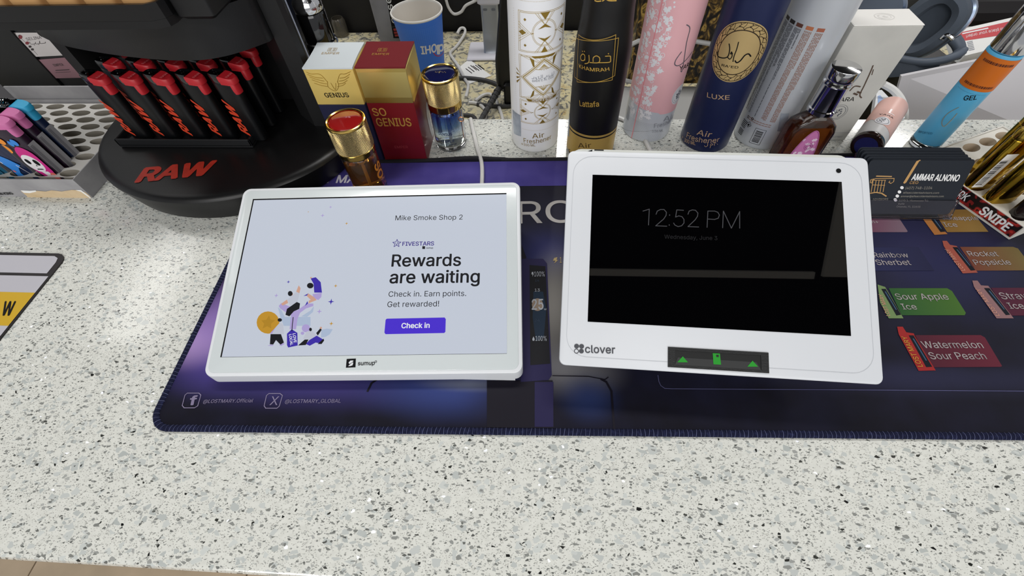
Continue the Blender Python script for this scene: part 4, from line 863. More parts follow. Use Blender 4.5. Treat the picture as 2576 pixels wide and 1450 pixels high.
for sg_, cy_ in ((1, .45), (-1, .63)):
    for k in range(-3, 4): L += stroke(Ds([(0, cy_-.03*sg_), (k*.06, cy_+.012*sg_), (k*.1, cy_+.02*sg_*(1-abs(k)*.2))]), .0005)
dec('gold_pattern', GLT, wc, S, L, .0002); dec('gold_pattern', GP, wc, S, F, .0003)
dots = [ell(mx+S.r*a, zz, .00025, .00025, 6) for zz in (zt_+.008, zb_-.008) for a in [(-.85+.05*i) for i in range(35)]] + [ell(x0-.0035, zt_+(zb_-zt_)*i/55, .00022, .00022, 6) for i in range(56)]
dec('dotted_line', GLT, wc, S, dots, .0002)
dec('can_lettering', M('grey_ink', '#8c8f98', .4), wc, S, [*scrawl([[D(a, b_) for a, b_ in q_] for q_ in ([(.42, .51), (.42, .535), (.36, .54), (.33, .535), (.33, .515)], [(.33, .54), (.2, .54), (.2, .525)], [(.14, .54), (.12, .525), (.08, .54), (.0, .545), (.06, .552)], [(-.05, .51), (-.05, .54)], [(-.10, .51), (-.10, .54), (-.2, .54), (-.18, .525), (-.22, .525)], [(-.26, .545), (-.28, .53), (-.31, .535), (-.26, .545), (-.28, .556)], [(-.36, .525), (-.36, .54), (-.44, .54)])], .0004), T(S, "BADE'E AL OUD", D(-.42, .572), D(.42, .565), px=False)], .0003)
dec('can_lettering', M('can_white'), wc, S, [T(S, 'HONOR & GLORY', D(-.42, .760), D(.42, .758), px=False, bold=.01)], .0005)
dec('can_lettering', GP, wc, S, [T(S, 'Air', (1339, 348), (1369, 344), (1338, 336)), T(S, 'Freshener', (1318, 358), (1386, 348), (1317, 347)), T(S, '300 ML', (1318, 366), (1347, 368), (1317, 360))] + [ring2(*S.to2(1314, 362), .0006, .001, 12)], .0003)
SLV = M('hologram_sticker', '#b9c2cf', .25, .4, var=(60, '#8f97a6', .4, .65))
dec('price_sticker', SLV, wc, S, [[S.to2(1290, 275), S.to2(1310, 290), S.to2(1311, 343), S.to2(1293, 335)]], .0003)
# --- black and gold
kc, c, S = freshener('air_freshener_can', 'black spray can with a gold double framed KHAMRAH label', (1478, 408), .0258, M('can_black', '#0d0c0c', .38), h=.112, neck=[(.0258, .112), (.0254, .118), (.0245, .126), (.0232, .136), (.0222, .148), (.0218, .165), (.0185, .185), (.017, .19)])
GK = M('gold_line', '#d0a850', .32, .35)
z0 = S.to2(1478, 343)[1]
dec('gold_foot', M('brushed_gold', '#cdab5c', .34, .4, bump=(300, .2)), kc, S, [[(-.05, .0035), (.05, .0035), (.05, z0-.003), (-.05, z0-.003)], [(-.05, z0-.0012), (.05, z0-.0012), (.05, z0+.0012), (-.05, z0+.0012)]], .0002)
def spx(S_, *pts): return Pg(S_, pts)
def arc_side(a, b_, bow, n=8): return [(a[0]+(b_[0]-a[0])*i/n, a[1]+(b_[1]-a[1])*i/n+bow*4*(i/n)*(1-i/n)) for i in range(n)]
pts = [(1456, 87), (1549, 87), (1540, 201), (1452, 206)]
q = [S.to2(*p) for p in pts]
def frame4(q, bow): return arc_side(q[0], q[1], -bow) + [q[1]] + arc_side(q[2], q[3], bow)[0:] + [q[3]]
fr1 = frame4(q, .0018); q2 = [S.to2(*p) for p in ((1449, 95), (1556, 95), (1546, 190), (1446, 193))]; fr2 = frame4(q2, -.0016)
dec('gold_frame', GK, kc, S, stroke(fr1, .0005, True)+stroke(fr2, .0005, True), .0002)
dec('can_lettering', GK, kc, S, [T(S, 'KHAMRAH', (1458, 170), (1533, 177), (1457, 160), bold=.008), *scrawl([[S.to2(1200+x/3.625, y/3.625) for x, y in q_] for q_ in ([(1170, 512), (1212, 510), (1217, 530), (1217, 556), (1205, 566), (1140, 570), (1100, 570)], [(1060, 560), (1062, 525), (1090, 508), (1118, 525), (1118, 558), (1100, 571), (1060, 571), (1030, 568)], [(1022, 503), (1024, 552), (1012, 574), (985, 580)], [(985, 548), (985, 505), (965, 492), (948, 515), (952, 545), (972, 552), (985, 540)], [(1196, 486), (1200, 491)], [(962, 465), (966, 470)], [(980, 465), (984, 470)])], .0008), T(S, 'Lattafa', (1459, 266), (1507, 267), (1458, 252), bold=.008)], .0003)
dec('can_lettering', M('brown_ink', '#4d3a14', .4), kc, S, [T(S, 'Air', (1455, 371), (1488, 370), (1454, 359)), T(S, 'Freshener', (1432, 389), (1510, 385), (1431, 374))], .0004)
dec('can_lettering', GK, kc, S, scrawl([[S.to2(x, y) for x, y in q_] for q_ in ([(1497, 1), (1503, 3), (1512, 2)], [(1516, 2), (1524, -3), (1532, 1), (1550, 1)], [(1536, -6), (1538, 2)])], .0009), .0004)
dec('price_sticker', SLV, kc, S, [[S.to2(1423, 278), S.to2(1434, 292), S.to2(1432, 345), S.to2(1419, 335)]], .0003)
# --- pink and white
pc, c, S = freshener('air_freshener_can', 'pink spray can with white leaf scrolls and dotted silver foot', (1615, 358), .0262, M('can_silver_white', '#ccd0d8', .3, .2))
PKM = M('can_pink', '#e6b2b8', .33, .1); zp = S.to2(1610, 272)[1]
dec('pink_print', PKM, pc, S, [[(-.041, zp+.004), (-.02, zp+.002)] + [(S.to2(1670, 280)[0]*.6+i*.0, zp-.002) for i in range(1)] + [(.012, zp-.004), (.04, zp-.006), (.04, .164), (-.041, .164)]], .0002)
LW = M('leaf_white', '#e0dfe4', .4); lf = []; R2 = random.Random(5)
def leaf(x, y, r, a):
    return [(x+r*(cos(a)*u_-sin(a)*v_), y+r*(sin(a)*u_+cos(a)*v_)) for u_, v_ in ((0, 0), (.3, .35), (.55, .2), (.7, .42), (.9, .12), (1.2, 0), (.9, -.12), (.7, -.42), (.55, -.2), (.3, -.35))]
xa, xb = S.to2(1600, 200)[0], S.to2(1690, 130)[0]
for i in range(20):
    zz = .031+i*.0068
    for xq in (-.025, -.0185, -.0095, -.0035):
        lf.append(leaf(xq+R2.uniform(-.001, .001), zz+R2.uniform(-.0015, .0015), R2.uniform(.0048, .0068), R2.uniform(0, 6.28)))
        lf.append(ell(xq+R2.uniform(-.003, .003), zz+R2.uniform(-.003, .003), .0009, .0009, 10))
        if R2.random() < .8:
            cx_, cy_ = xq+R2.uniform(-.003, .003), zz+R2.uniform(-.003, .003); ph_ = R2.uniform(0, 6); lf += stroke([(cx_+.0030*(1-t/11)*cos(ph_+t*.8), cy_+.0030*(1-t/11)*sin(ph_+t*.8)) for t in range(10)], .0005)
dec('leaf_print', LW, pc, S, lf, .0003)
pl0, pl1 = S.to2(1683, 0), S.to2(1592, 350)
dec('pink_stripe', M('stripe_pink', '#e08c94', .35), pc, S, [[(-.0135, .001), (-.0125, .001), (-.0125, .164), (-.0135, .164)]], .0004)
dec('foot_dots', M('dot_grey', '#a3a8b2', .4), pc, S, [ell(-.03+.0011*i+(.00055 if j % 2 else 0), .0035+.0011*j, .0003, .0003, 5) for i in range(46) for j in range(20)], .0003)
dec('can_lettering', M('script_grey', '#6f6a74', .35, .3), pc, S, [it for pts_, wd in (([(1727, 62), (1735, 72), (1726, 110), (1716, 175), (1712, 178)], .0009), ([(1714, 130), (1700, 150), (1698, 163), (1712, 162), (1740, 130)], .0009)) for it in stroke([(p.x, p.y) for p in catmull([V3((*S.to2(*p_), 0)) for p_ in pts_], 4)], wd)], .0004)
dec('can_lettering', INK, pc, S, [T(S, 'YARA', (1708, 177), (1762, 166), (1709, 166), bold=.006)], .0004)
dec('can_lettering', M('grey_ink'), pc, S, [T(S, 'Air', (1668, 305), (1692, 296), (1669, 292)), T(S, 'Freshener', (1645, 322), (1712, 300), (1646, 311)), T(S, '300 ML', (1640, 333), (1668, 330), (1640, 327))] + stroke([S.to2(1563, 318), S.to2(1610, 330), S.to2(1650, 326)], .0003), .0004)
sx, sz = S.to2(1706, 237)
dec('round_seal', LW, pc, S, [ell(sx, sz, .0098, .0105, 32)], .0004)
dec('seal_pattern', M('seal_grey', '#5d6168', .4), pc, S, [ring2(sx, sz, .0088, .0091, 36), ring2(sx, sz, .0070, .0073, 32)] + [leaf(sx+R2.uniform(-.004, .004), sz+R2.uniform(-.005, .005), .0022, R2.uniform(0, 6.3)) for _ in range(26)], .0005)
dec('barcode', M('grey_ink'), pc, S, [[(-.03+.0, .018+.0011*i), (-.0235, .018+.0011*i), (-.0235, .0186+.0011*i), (-.03, .0186+.0011*i)] for i in range(14)], .0004)
# --- navy and gold
nc, c, S = freshener('air_freshener_can', "navy spray can with a round gold RA'ED medallion", (1757, 383), .0260, M('can_navy', '#222a50', .33, .25))
mx_, mz_ = S.to2(1856, 134); r_ = .0246
dec('gold_medallion', M('medallion_gold', '#cdb27c', .36, .4), nc, S, [ell(mx_, mz_, r_, r_*1.1, 48)], .0003)
BR = M('medallion_brown', '#2a1c10', .4); it = [ring2(mx_, mz_, r_*.945, r_*.965, 48, 1.1), ring2(mx_, mz_, r_*.71, r_*.74, 48, 1.1)]; n = 15
for i in range(n):
    a = 2*pi*i/n; pt = lambda rr, da: (mx_+r_*rr*cos(a+da), mz_+1.1*r_*rr*sin(a+da)); da = 2*pi/n
    it += stroke([pt(.74, 0), pt(.80, .06), pt(.85, da*.5), pt(.80, da*.85), pt(.74, da)], .0005) + stroke([pt(.85, da*.5), pt(.9, da*.35), pt(.955, da*.45)], .0005) + stroke([pt(.9, da*.35), pt(.94, .02)], .0004) + stroke([pt(.80, .06), pt(.87, -.02), pt(.95, -.05)], .0004) + [ell(*pt(.845, da*.5), .0007, .0007, 8)]
dec('medallion_pattern', BR, nc, S, it, .0004)
def mzx(x, y): return S.to2(1560+x/4.532, y/4.532)
cal = []
for pts_, wd in (([(1246, 498), (1252, 560), (1232, 640), (1180, 660), (1120, 640), (1112, 590)], .0009), ([(1228, 650), (1252, 672), (1278, 640), (1275, 590), (1262, 612), (1285, 606)], .0008), ([(1352, 478), (1330, 560), (1300, 640), (1288, 700)], .0008), ([(1488, 640), (1462, 612), (1420, 630), (1370, 690), (1330, 712), (1312, 690)], .0011)):
    cal += stroke([(p.x, p.y) for p in catmull([V3((*mzx(*p_), 0)) for p_ in pts_], 4)], wd)
dec('can_lettering', INK, nc, S, cal+[T(S, "RA'ED", mzx(1160, 752), mzx(1345, 778), mzx(1165, 725), px=False, bold=.006)], .0005)
dec('can_lettering', M('rose_ink', '#d3b18c', .35, .3), nc, S, [T(S, 'LUXE', (1779, 244), (1835, 250), (1780, 232), bold=.006), T(S, 'Air', (1752, 338), (1788, 345), (1757, 325)), T(S, 'Freshener', (1727, 345), (1808, 356), (1730, 332)), T(S, '300 ML', (1722, 356), (1750, 365), (1723, 347))] + scrawl([[S.to2(x, y) for x, y in q_] for q_ in ([(1780, 358), (1780, 366), (1775, 369), (1772, 366)], [(1786, 365), (1790, 361), (1793, 364), (1788, 366), (1786, 372)], [(1797, 366), (1797, 358), (1801, 360)], [(1804, 362), (1805, 363)])], .0005) + [ring2(*S.to2(1718, 345), .0006, .001, 12)], .0003)
# --- back of a silver can, small print
sc, c, S = freshener('air_freshener_can', 'silver white spray can turned to its small print and barcode', (1890, 374), .0266, M('can_silver', '#bfc3c9', .32, .25))
TXT = M('text_grey', '#5d5f66', .45); TXB = M('text_brown', '#94746a', .45)
tag_c = [('#33302f', -.0295), ('#33302f', -.0215), ('#5d3a30', -.0135), ('#b06a48', -.0045), ('#9c5a44', .0045)]
for j, (cl_, xs) in enumerate(tag_c):
    dec('language_tag', M('tag_'+str(j), cl_, .45), sc, S, [[(xs, .1245), (xs+.006, .1245), (xs+.006, .1275), (xs, .1275)]], .0002)
    rows_ = []
    for cl2 in range(5 if j < 4 else 5):
        z_ = .1235
        while z_ > .036:
            l_ = R2.uniform(.001, .0055); x_ = xs+cl2*.0013; z1_ = max(z_-l_, .035); rows_.append([(x_, z1_), (x_+.00075, z1_), (x_+.00075, z_), (x_, z_)]); z_ = z1_-.0006
            if R2.random() < .02: break
    dec('small_print', TXB if j > 2 else TXT, sc, S, rows_, .0002)
dec('small_print', TXB, sc, S, [[(-.02+.0031*i, .031-.0022*j), (-.0174+.0031*i, .031-.0022*j), (-.0174+.0031*i, .0318-.0022*j), (-.02+.0031*i, .0318-.0022*j)] for i in range(9) for j in range(2)], .0002)
bars = []; x_ = S.to2(1892, 345)
bx, bz = S.to2(1888, 352); bars += stroke([(bx-.0002, .0065), (bx+.0105, .0065), (bx+.0105, .0245), (bx-.0002, .0245)], .00035, True)
zz = .0085
while zz < .0225: t_ = R2.choice((.0003, .0005, .0008)); bars.append([(bx+.0015, zz), (bx+.0085, zz), (bx+.0085, zz+t_), (bx+.0015, zz+t_)]); zz += t_+R2.choice((.0003, .0005))
dec('barcode', INK, sc, S, bars, .0002)
hx, hz = S.to2(1884, 313)
dec('hazard_mark', INK, sc, S, [ell(hx, hz-.0004, .0011, .0013, 10)]+stroke([(hx, hz+.0032), (hx+.003, hz), (hx, hz-.0032), (hx-.003, hz)], .0005, True)+stroke(ell(*S.to2(1893, 299), .0013, .0013, 6), .0006, True)+stroke(rr4(S.to2(1883, 294)[0]-.001, S.to2(1883, 294)[1]-.001, S.to2(1883, 294)[0]+.001, S.to2(1883, 294)[1]+.001, .0003, 2), .0005, True)+[[(-.0235, .0085+.0018*i), (-.0165, .0085+.0018*i), (-.0165, .0092+.0018*i), (-.0235, .0092+.0018*i)] for i in range(10) if i != 4], .0002)
dec('price_sticker', SLV, sc, S, [[S.to2(1965, 285), S.to2(1985, 285), S.to2(1975, 330), S.to2(1955, 330)]], .0003)

# ================================================================ chrome capped flask, white box, spray tube, blue vial
fc_ = V3((.2705, .3965, 0)); g = thing('perfume_flask', 'flat amber perfume flask with tall chrome cap and pink flower label', 'perfume bottle', fc_)
def rrv(w, d, r, z, n=5): return [V3((fc_.x+x, fc_.y+y, z)) for x, y in rrect(w, d, r, n)]
MB().loft([rrv(.040, .019, .003, .0003), rrv(.043, .022, .004, .002), rrv(.043, .022, .004, .040), rrv(.040, .021, .005, .047), rrv(.028, .019, .007, .053), rrv(.0185, .0175, .0085, .0565), rrv(.0175, .0175, .0087, .059)]).build('glass', M('bottle_glass'), g)
MB().loft([rrv(.037, .016, .003, .004), rrv(.0385, .0175, .003, .006), rrv(.0385, .0175, .003, .040), rrv(.034, .016, .004, .0455)]).build('perfume', M('brown_perfume', '#b0622a', .02, 0, .9, 1.33), g)
MB().lathe([(.0105, .0592), (.0124, .0598), (.0124, .0632), (.0113, .0640), (.0113, .0868), (.0116, .0874), (.0124, .0884), (.0124, .0896), (.0115, .0908), (.0115, .0918), (.0124, .0928), (.0127, .0945), (.0127, .1018), (.0125, .1024), (.0120, .1025)], fc_, 48).build('cap', CHROME, g)
FPl = Pl((fc_.x, fc_.y-.0112, 0), X, Z); lb = [(-.0115, .003), (.0125, .003)] + [(.012*cos(t)*(1-.25*sin(t))+.0005, .014+.031*sin(t)) for t in [pi*k/16 for k in range(17)]]
lo_ = dec('label', M('label_pink', '#c779ae', .45), g, FPl, [lb], .0002)
dec('label_flowers', M('label_pale', '#ead3e4', .45), lo_, FPl, [leaf(R2.uniform(-.007, .006), R2.uniform(.006, .036), R2.uniform(.003, .006), R2.uniform(0, 6.3)) for _ in range(16)], .0003)
dec('label_flowers', M('label_plum', '#8a3d78', .45), lo_, FPl, [ring2(.002, .026, .002, .0026, 16), ring2(.002, .026, .0036, .004, 18)]+stroke([(-.006, .006), (-.004, .014)], .0005)+stroke([(0, .006), (.002, .014)], .0005)+stroke([(p[0]*.93, p[1]*.98) for p in lb], .0004, True), .0004)

yb = thing('perfume_box', 'plain ivory perfume box lettered ARA, behind the chrome capped flask', 'perfume box', (.3085, .4435, 0))
IV = M('ivory_card', '#c4c3bd', .5, var=(30, '#b9b8b3', .4, .7))
MB().box((.3085, .4455, .0605), (.0605, .031, .1205), bev=.0008).build('carton', IV, yb)
MB().box((.3085, .4455, .1212), (.0605, .031, .0012), bev=.0005).build('lid', M('ivory_lid', '#dcdad6', .45), yb)
YP = Pl((.3085, .43, 0), X, Z); YT = Pl((.3085, .43, .1218), X, Y)
dec('lid_emboss', M('ivory_emboss', '#cfcdc9', .45), yb, YT, [ring2(.002, .016, .008, .0088, 30, .75), ring2(.002, .016, .0055, .006, 26, .75)] + [leaf(.002+R2.uniform(-.004, .004), .016+R2.uniform(-.003, .003), .002, R2.uniform(0, 6)) for _ in range(10)], .0001)
GS = M('script_bronze', '#6b5a4e', .35, .4); sc_ = []
for pts_, wd in (([(2196, 165), (2190, 180), (2174, 215), (2163, 238), (2167, 246)], .0012), ([(2138, 228), (2150, 217), (2164, 218)], .0012), ([(2197, 175), (2193, 188)], .0008), ([(2148, 235), (2156, 238)], .0018), ([(2157, 231), (2165, 234)], .0018)):
    sc_ += stroke([(p.x, p.y) for p in catmull([V3((*YP.to2(*p_), 0)) for p_ in pts_], 4)], wd)
dec('box_lettering', GS, yb, YP, sc_, .0002)
dec('box_lettering', INK, yb, YP, [T(YP, 'YARA', (2098, 256), (2147, 254), (2103, 246), bold=.004)], .0002)
px_, pz_ = YP.to2(2107, 283); dec('round_seal', M('seal_grey'), yb, YP, [ring2(px_, pz_, .0088, .0091, 30), ring2(px_, pz_, .0070, .0074, 30)] + [leaf(px_+R2.uniform(-.004, .004), pz_+R2.uniform(-.004, .004), .002, R2.uniform(0, 6.3)) for _ in range(16)], .0002)
dec('box_lettering', M('grey_ink'), yb, YP, [T(YP, 'EAU DE PARFUM SPRAY', (2045, 346), (2118, 346))]+stroke([(-.03, YP.to2(2100, 334)[1]), (.03, YP.to2(2100, 334)[1])], .0003), .0002)

# lying spray tube
a = V3((.3415, .4005, .0150)); d_ = V3((.062, .077, 0)).normalized(); r_ = .0146
tb2 = thing('spray_tube', 'pink and white spray tube lying with its navy bottom toward the viewer', 'spray can', (a.x, a.y, 0))
q = d_.to_track_quat('Z', 'Y').to_matrix().to_4x4(); xf = Matrix.Translation(a) @ q
MB(xf).lathe([(r_*.93, .006), (r_, .0075), (r_, .085), (r_*.6, .088), (r_*.5, .1)], (0, 0, 0), 40).build('tube', M('tube_silver', '#c9c8c8', .35), tb2)
MB(xf).lathe([(r_*.75, .0), (r_*.95, .0006), (r_*1.0, .003), (r_*.98, .0058)], (0, 0, 0), 40).build('bottom_rim', M('rim_brown', '#241713', .15, coat=.6), tb2)
MB(xf).lathe([(r_*.7, -.0003), (.0001, -.0004)], (0, 0, 0), 36).build('bottom_disc', M('disc_navy', '#23265c', .4), tb2)
class Tu:
    cyl = True; r = r_
    def to3(s, a_, b_, h): 
        t = a_/r_; return xf @ V3(((r_+h)*cos(t), (r_+h)*sin(t), b_))
tu = Tu()
# where is 'up' on the tube: local angle of the top side
best = max(range(360), key=lambda k: (tu.to3(radians(k)*r_, .04, 0)).z); ua = radians(best)*r_; sgn = 1 if (tu.to3(ua+.004, .04, 0)-tu.to3(ua, .04, 0)).dot(d_.cross(Z)) > 0 else -1
dec('pink_print', M('tube_peach', '#d8ada3', .35), tb2, tu, [[(ua-.026, .034), (ua-.012, .032), (ua, .022), (ua+.015, .018), (ua+.03, .02), (ua+.03, .084), (ua-.026, .084)]], .0002)
def tl(x, y): return (ua+sgn*x, y)
dec('round_seal', LW, tb2, tu, [[tl(.007*cos(t)-.001, .029+.0075*sin(t)) for t in [2*pi*k/24 for k in range(24)]]], .0004)
dec('seal_pattern', M('seal_grey'), tb2, tu, [([tl(*p) for p in ring2(-.001, .029, .0052, .0056, 22)[0]], ring2(0, 0, 1, 2, 22)[1])] + [leaf(*tl(-.001+R2.uniform(-.003, .003), .029+R2.uniform(-.003, .003)), .0018, R2.uniform(0, 6)) for _ in range(10)], .0005)
dec('tube_lettering', INK, tb2, tu, [T(tu, 'YARA', tl(-.008, .040), tl(.006, .040), tl(-.008, .0425), px=False)], .0004)
dec('tube_lettering', M('print_shine', '#f0e6e6', .2), tb2, tu, [T(tu, 'L', tl(-.001, .046), tl(.005, .046), tl(-.001, .055), px=False, bold=.01)], .0004)

# blue vial
p = at(2308, 380); vc = p+V3((p.x, p.y, 0)).normalized()*.0138; vc = V3((vc.x, vc.y, 0)); rv = .0140
vi = thing('fragrance_vial', 'tall round blue and orange vial with chrome cap, standing at the right', 'perfume bottle', vc)
MB().lathe([(rv*.85, .0003), (rv*.97, .001), (rv, .003), (rv, .0085)], vc, 44).build('glass', M('vial_glass', '#f4f6f6', .02, 0, 1., 1.45), vi)
MB().lathe([(rv*.98, .0087), (rv, .009), (rv, .101), (rv*.97, .103)], vc, 40).build('blue_sleeve', M('vial_blue', '#57acd6', .35, coat=.3), vi)
MB().lathe([(rv*.93, .1035), (rv*.98, .1045), (rv*.98, .150), (rv*.92, .152)], vc, 44).build('cap', CHROME, vi)
S = Cy(vc, rv); ZO = S.to2(2438, 224)[1]
dec('orange_label', M('vial_orange', '#c8691c', .4), vi, S, [[(S.to2(2412, 205)[0], ZO), (.021, ZO), (.021, .1005), (S.to2(2412, 205)[0], .1005)]], .0003)
ov = []
for zz in (ZO+.003, .0945): 
    x_ = -.010
    while x_ < .014: w_ = R2.choice((.0005, .0009, .0014)); ov.append([(x_, zz), (x_+w_, zz), (x_+w_, zz+.0022), (x_, zz+.0022)]); x_ += w_+.0005
dec('label_small_print', M('vial_ink', '#5a2c1c', .4), vi, S, ov, .0004)
dec('vial_lettering', INK, vi, S, [T(S, 'GEL', (2423, 252), (2456, 250), (2428, 240), bold=.012)], .0003)
dec('vial_lettering', M('vial_dark_blue', '#1d5678', .4), vi, S, [T(S, 'IMPORTED', (2310, 333), (2345, 338))] + [[(-.012+.0012*i, zz), (-.0113+.0012*i, zz), (-.0113+.0012*i, zz+.0002), (-.012+.0012*i, zz+.0002)] for i in range(22) for zz in (.0095, ZO-.003)], .0003)
dec('vial_swirl', M('vial_swirl_gold', '#a9a58c', .3, .4), vi, S, stroke([(p.x, p.y) for p in catmull([V3((*S.to2(*p_), 0)) for p_ in ((2412, 270), (2385, 285), (2370, 305), (2375, 318), (2395, 300), (2408, 285))], 5)], .0006), .0003)

# ================================================================ business cards in a clear holder
hc = V3((.3415, .325, MT)); th = math.atan2(.022, .045)
CARD = M('card_slate', '#20252d', .5, spec=.2); cv = V3((0, sin(th), cos(th))); cn = V3((0, -cos(th), sin(th)))
ch0 = thing('card_holder', 'clear plastic holder for business cards in front of the blue vial', 'card holder', hc)
AC = M('clear_acrylic', '#f2eef6', .03, 0, 1., 1.35)
fx0, fx1 = .2935, .3885; fy = .3085
hm = MB()
hm.box(((fx0+fx1)/2, fy+.015, MT+.0016), (fx1-fx0, .032, .0024), bev=.001)
hm.build('tray', AC, ch0)
def sl3(x0_, x1_, o_, h0, h1, t): return MB().loft([[V3((x0_, o_.y, o_.z))+cv*h0, V3((x1_, o_.y, o_.z))+cv*h0, V3((x1_, o_.y, o_.z))+cv*h0-cn*t, V3((x0_, o_.y, o_.z))+cv*h0-cn*t], [V3((x0_, o_.y, o_.z))+cv*h1, V3((x1_, o_.y, o_.z))+cv*h1, V3((x1_, o_.y, o_.z))+cv*h1-cn*t, V3((x0_, o_.y, o_.z))+cv*h1-cn*t]])
sl3(fx0, fx1, V3((0, fy, MT+.0029)), 0, .0165, .0014).build('front_lip', AC, ch0)
sl3(fx0, fx1, V3((0, fy+.0195, MT+.0029)), 0, .047, .0014).build('back_rest', AC, ch0)
MB().tube([V3((fx0, fy-.0002, MT+.002)), V3((fx1-.006, fy-.0002, MT+.002)), V3((fx1-.001, fy+.002, MT+.003)), V3((fx1+.006, fy+.014, .016)), V3((fx1+.0055, fy+.016, .0205))], .0008, 8).build('edge_bead', AC, ch0)
NC = 9
for i in range(NC):
    o_ = V3((0, .3118+i*.00175, MT+.0038)); jx = [0, .0012, -.001, -.003, -.0022, -.004, -.0035, -.0045, -.005][i]; hz = [0, .0, .0006, .0012, .001, .0016, .0014, .002, .0024][i]
    cx_ = .3423+jx; pl_ = Pl(V3((cx_, o_.y, o_.z)), X, cv)
    mb = MB().slab((pl_.o, pl_.u, pl_.v, pl_.n), rr4(-.0448, hz, .0448, .0502+hz, .003, 4), -.0005, 0)
    cdn = tag(mb.build('business_card', CARD), 'dark slate business card at the front of the clear holder, lettering in full view' if i == 0 else f'dark slate business card, {[0, "second", "third", "fourth", "fifth", "sixth", "seventh", "eighth", "rearmost"][i]} from the front of the stack in the clear holder'.replace('rearmost from the front of', 'rearmost of'), 'card', 'business cards in the clear holder')
    if i: dec('card_edge', M('card_edge', '#9a9aa0', .6), cdn, Pl(pl_.to3(0, .0502+hz, 0), X, pl_.n), [[(-.042, -.00045), (.042, -.00045), (.042, 0), (-.042, 0)]], .0001)
    if i == 0:
        TNc = M('card_tan', '#b98f55', .45); GYc = M('card_grey', '#8e8a80', .45); WHc = M('card_white', '#e6e6e6', .45)
        def z3(x, y): return (2100+x/4.265, 280+y/4.265)
        dec('card_bar', TNc, cdn, pl_, [Pg(pl_, [z3(*p) for p in ((875, 535), (915, 520), (920, 530), (905, 535), (765, 765), (745, 778), (732, 768))])], .0002)
        dec('card_lettering', WHc, cdn, pl_, [T(pl_, 'AMMAR ALNONO', z3(818, 738), z3(1318, 750), z3(845, 672), bold=.03)], .0002)
        dec('card_lettering', TNc, cdn, pl_, [T(pl_, 'CEO', z3(797, 780), z3(888, 780), z3(808, 752), bold=.004)], .0002)
        dec('card_lettering', GYc, cdn, pl_, [T(pl_, '(407) 748-1104', z3(755, 838), z3(1040, 836), z3(762, 810)), T(pl_, 'alfaaccidentadvisors.com', z3(730, 883), z3(1115, 885), z3(734, 864)), T(pl_, 'ammar@alfaaccidentadvisors.com', z3(705, 922), z3(1165, 922), z3(709, 903)), T(pl_, '2295 S. Hiawassee Rd.', z3(680, 965), z3(1000, 966), z3(684, 945)), T(pl_, 'Suite', z3(672, 1000), z3(740, 1000), z3(676, 982)), T(pl_, 'Orlando, FL 32835', z3(655, 1030), z3(910, 1033), z3(659, 1012)), T(pl_, 'ADVISORS', z3(400, 955), z3(568, 953), z3(405, 935), bold=.004)], .0002)
        dec('card_icon', WHc, cdn, pl_, [Pg(pl_, [z3(*p) for p in ell(cx2, cy2, 19, 17, 16)]) for cx2, cy2 in ((719, 820), (692, 866), (669, 910), (646, 950))], .0002)
        lg_ = [Pg(pl_, [z3(*p) for p in ((445, 690), (613, 695), (608, 707), (440, 702))])]
        lg_ += stroke(Pg(pl_, [z3(*p) for p in ((420, 725), (385, 735), (380, 765), (400, 770), (402, 740), (435, 722), (590, 722), (635, 720), (630, 755), (600, 775), (578, 762), (590, 748))]), .0006)
        for xo in (0, 32, 64, 96, 128): lg_ += stroke(Pg(pl_, [z3(410+xo, 740), z3(388+xo, 865)]), .0006)
        lg_ += stroke(Pg(pl_, [z3(380, 880), z3(440, 870), z3(500, 880), z3(550, 912)]), .001) + stroke(Pg(pl_, [z3(405, 740), z3(545, 740)]), .0005) + stroke(Pg(pl_, [z3(400, 790), z3(535, 795)]), .0005)
        dec('card_emblem', TNc, cdn, pl_, lg_, .0002)

# ================================================================ carton of gold lighters at the right edge
sa = radians(24.5); su, sv = V3((cos(sa), sin(sa), 0)), V3((-sin(sa), cos(sa), 0)); so_ = V3((.4285, .2845, MT))
xf = Matrix.Translation(so_) @ Matrix.Rotation(sa, 4, 'Z')
sn = thing('lighter_carton', 'small white carton tray with red camouflage side holding gold lighters', 'carton', so_)
open_box(0, .118, 0, .108, .0165, .0012, M('carton_white', '#d5d2cb', .55), sn, xf)
slot_tray(sn, so_+su*.0014+sv*.0014, su, sv, .1152, .1052, .0150, 5, 5, .0098, .0062, .012, M('insert_white', '#d9d5cc', .6), M('insert_hole', '#c0b19d', .7))
SP = Pl(so_-su*.0003+sv*.108, -sv, Z)
m, nt, b, oc = base('red_camo', .45); n1 = nt.nodes.new('ShaderNodeTexNoise'); n1.inputs['Scale'].default_value = 130; n1.inputs['Detail'].default_value = 1; nt.links.new(oc, n1.inputs['Vector'])
nt.links.new(ramp(nt, n1.outputs['Fac'], [(.0, '#160d0e'), (.44, '#160d0e'), (.45, '#7a1d1e'), (.53, '#b03028'), (.6, '#4a1416')], 'CONSTANT'), b.inputs['Base Color'])
dec('camo_label', m, sn, SP, [[(.001, .0025), (.107, .0025), (.107, .0158), (.001, .0158)]], .0001)
dec('carton_lettering', WHITE, sn, SP, [T(SP, 'SNIPE', (.075, .0045), (.101, .0045), (.075, .0125), px=False, bold=.03), T(SP, '25PK', (.044, .0055), (.060, .0055), (.044, .0125), px=False, bold=.02), T(SP, '3', (.037, .0055), (.041, .0055), px=False, bold=.02)], .0002)
GM = M('lighter_gold', '#b3912f', .1, 1.); HG = M('hood_gold', '#c7a64a', .15, 1.)
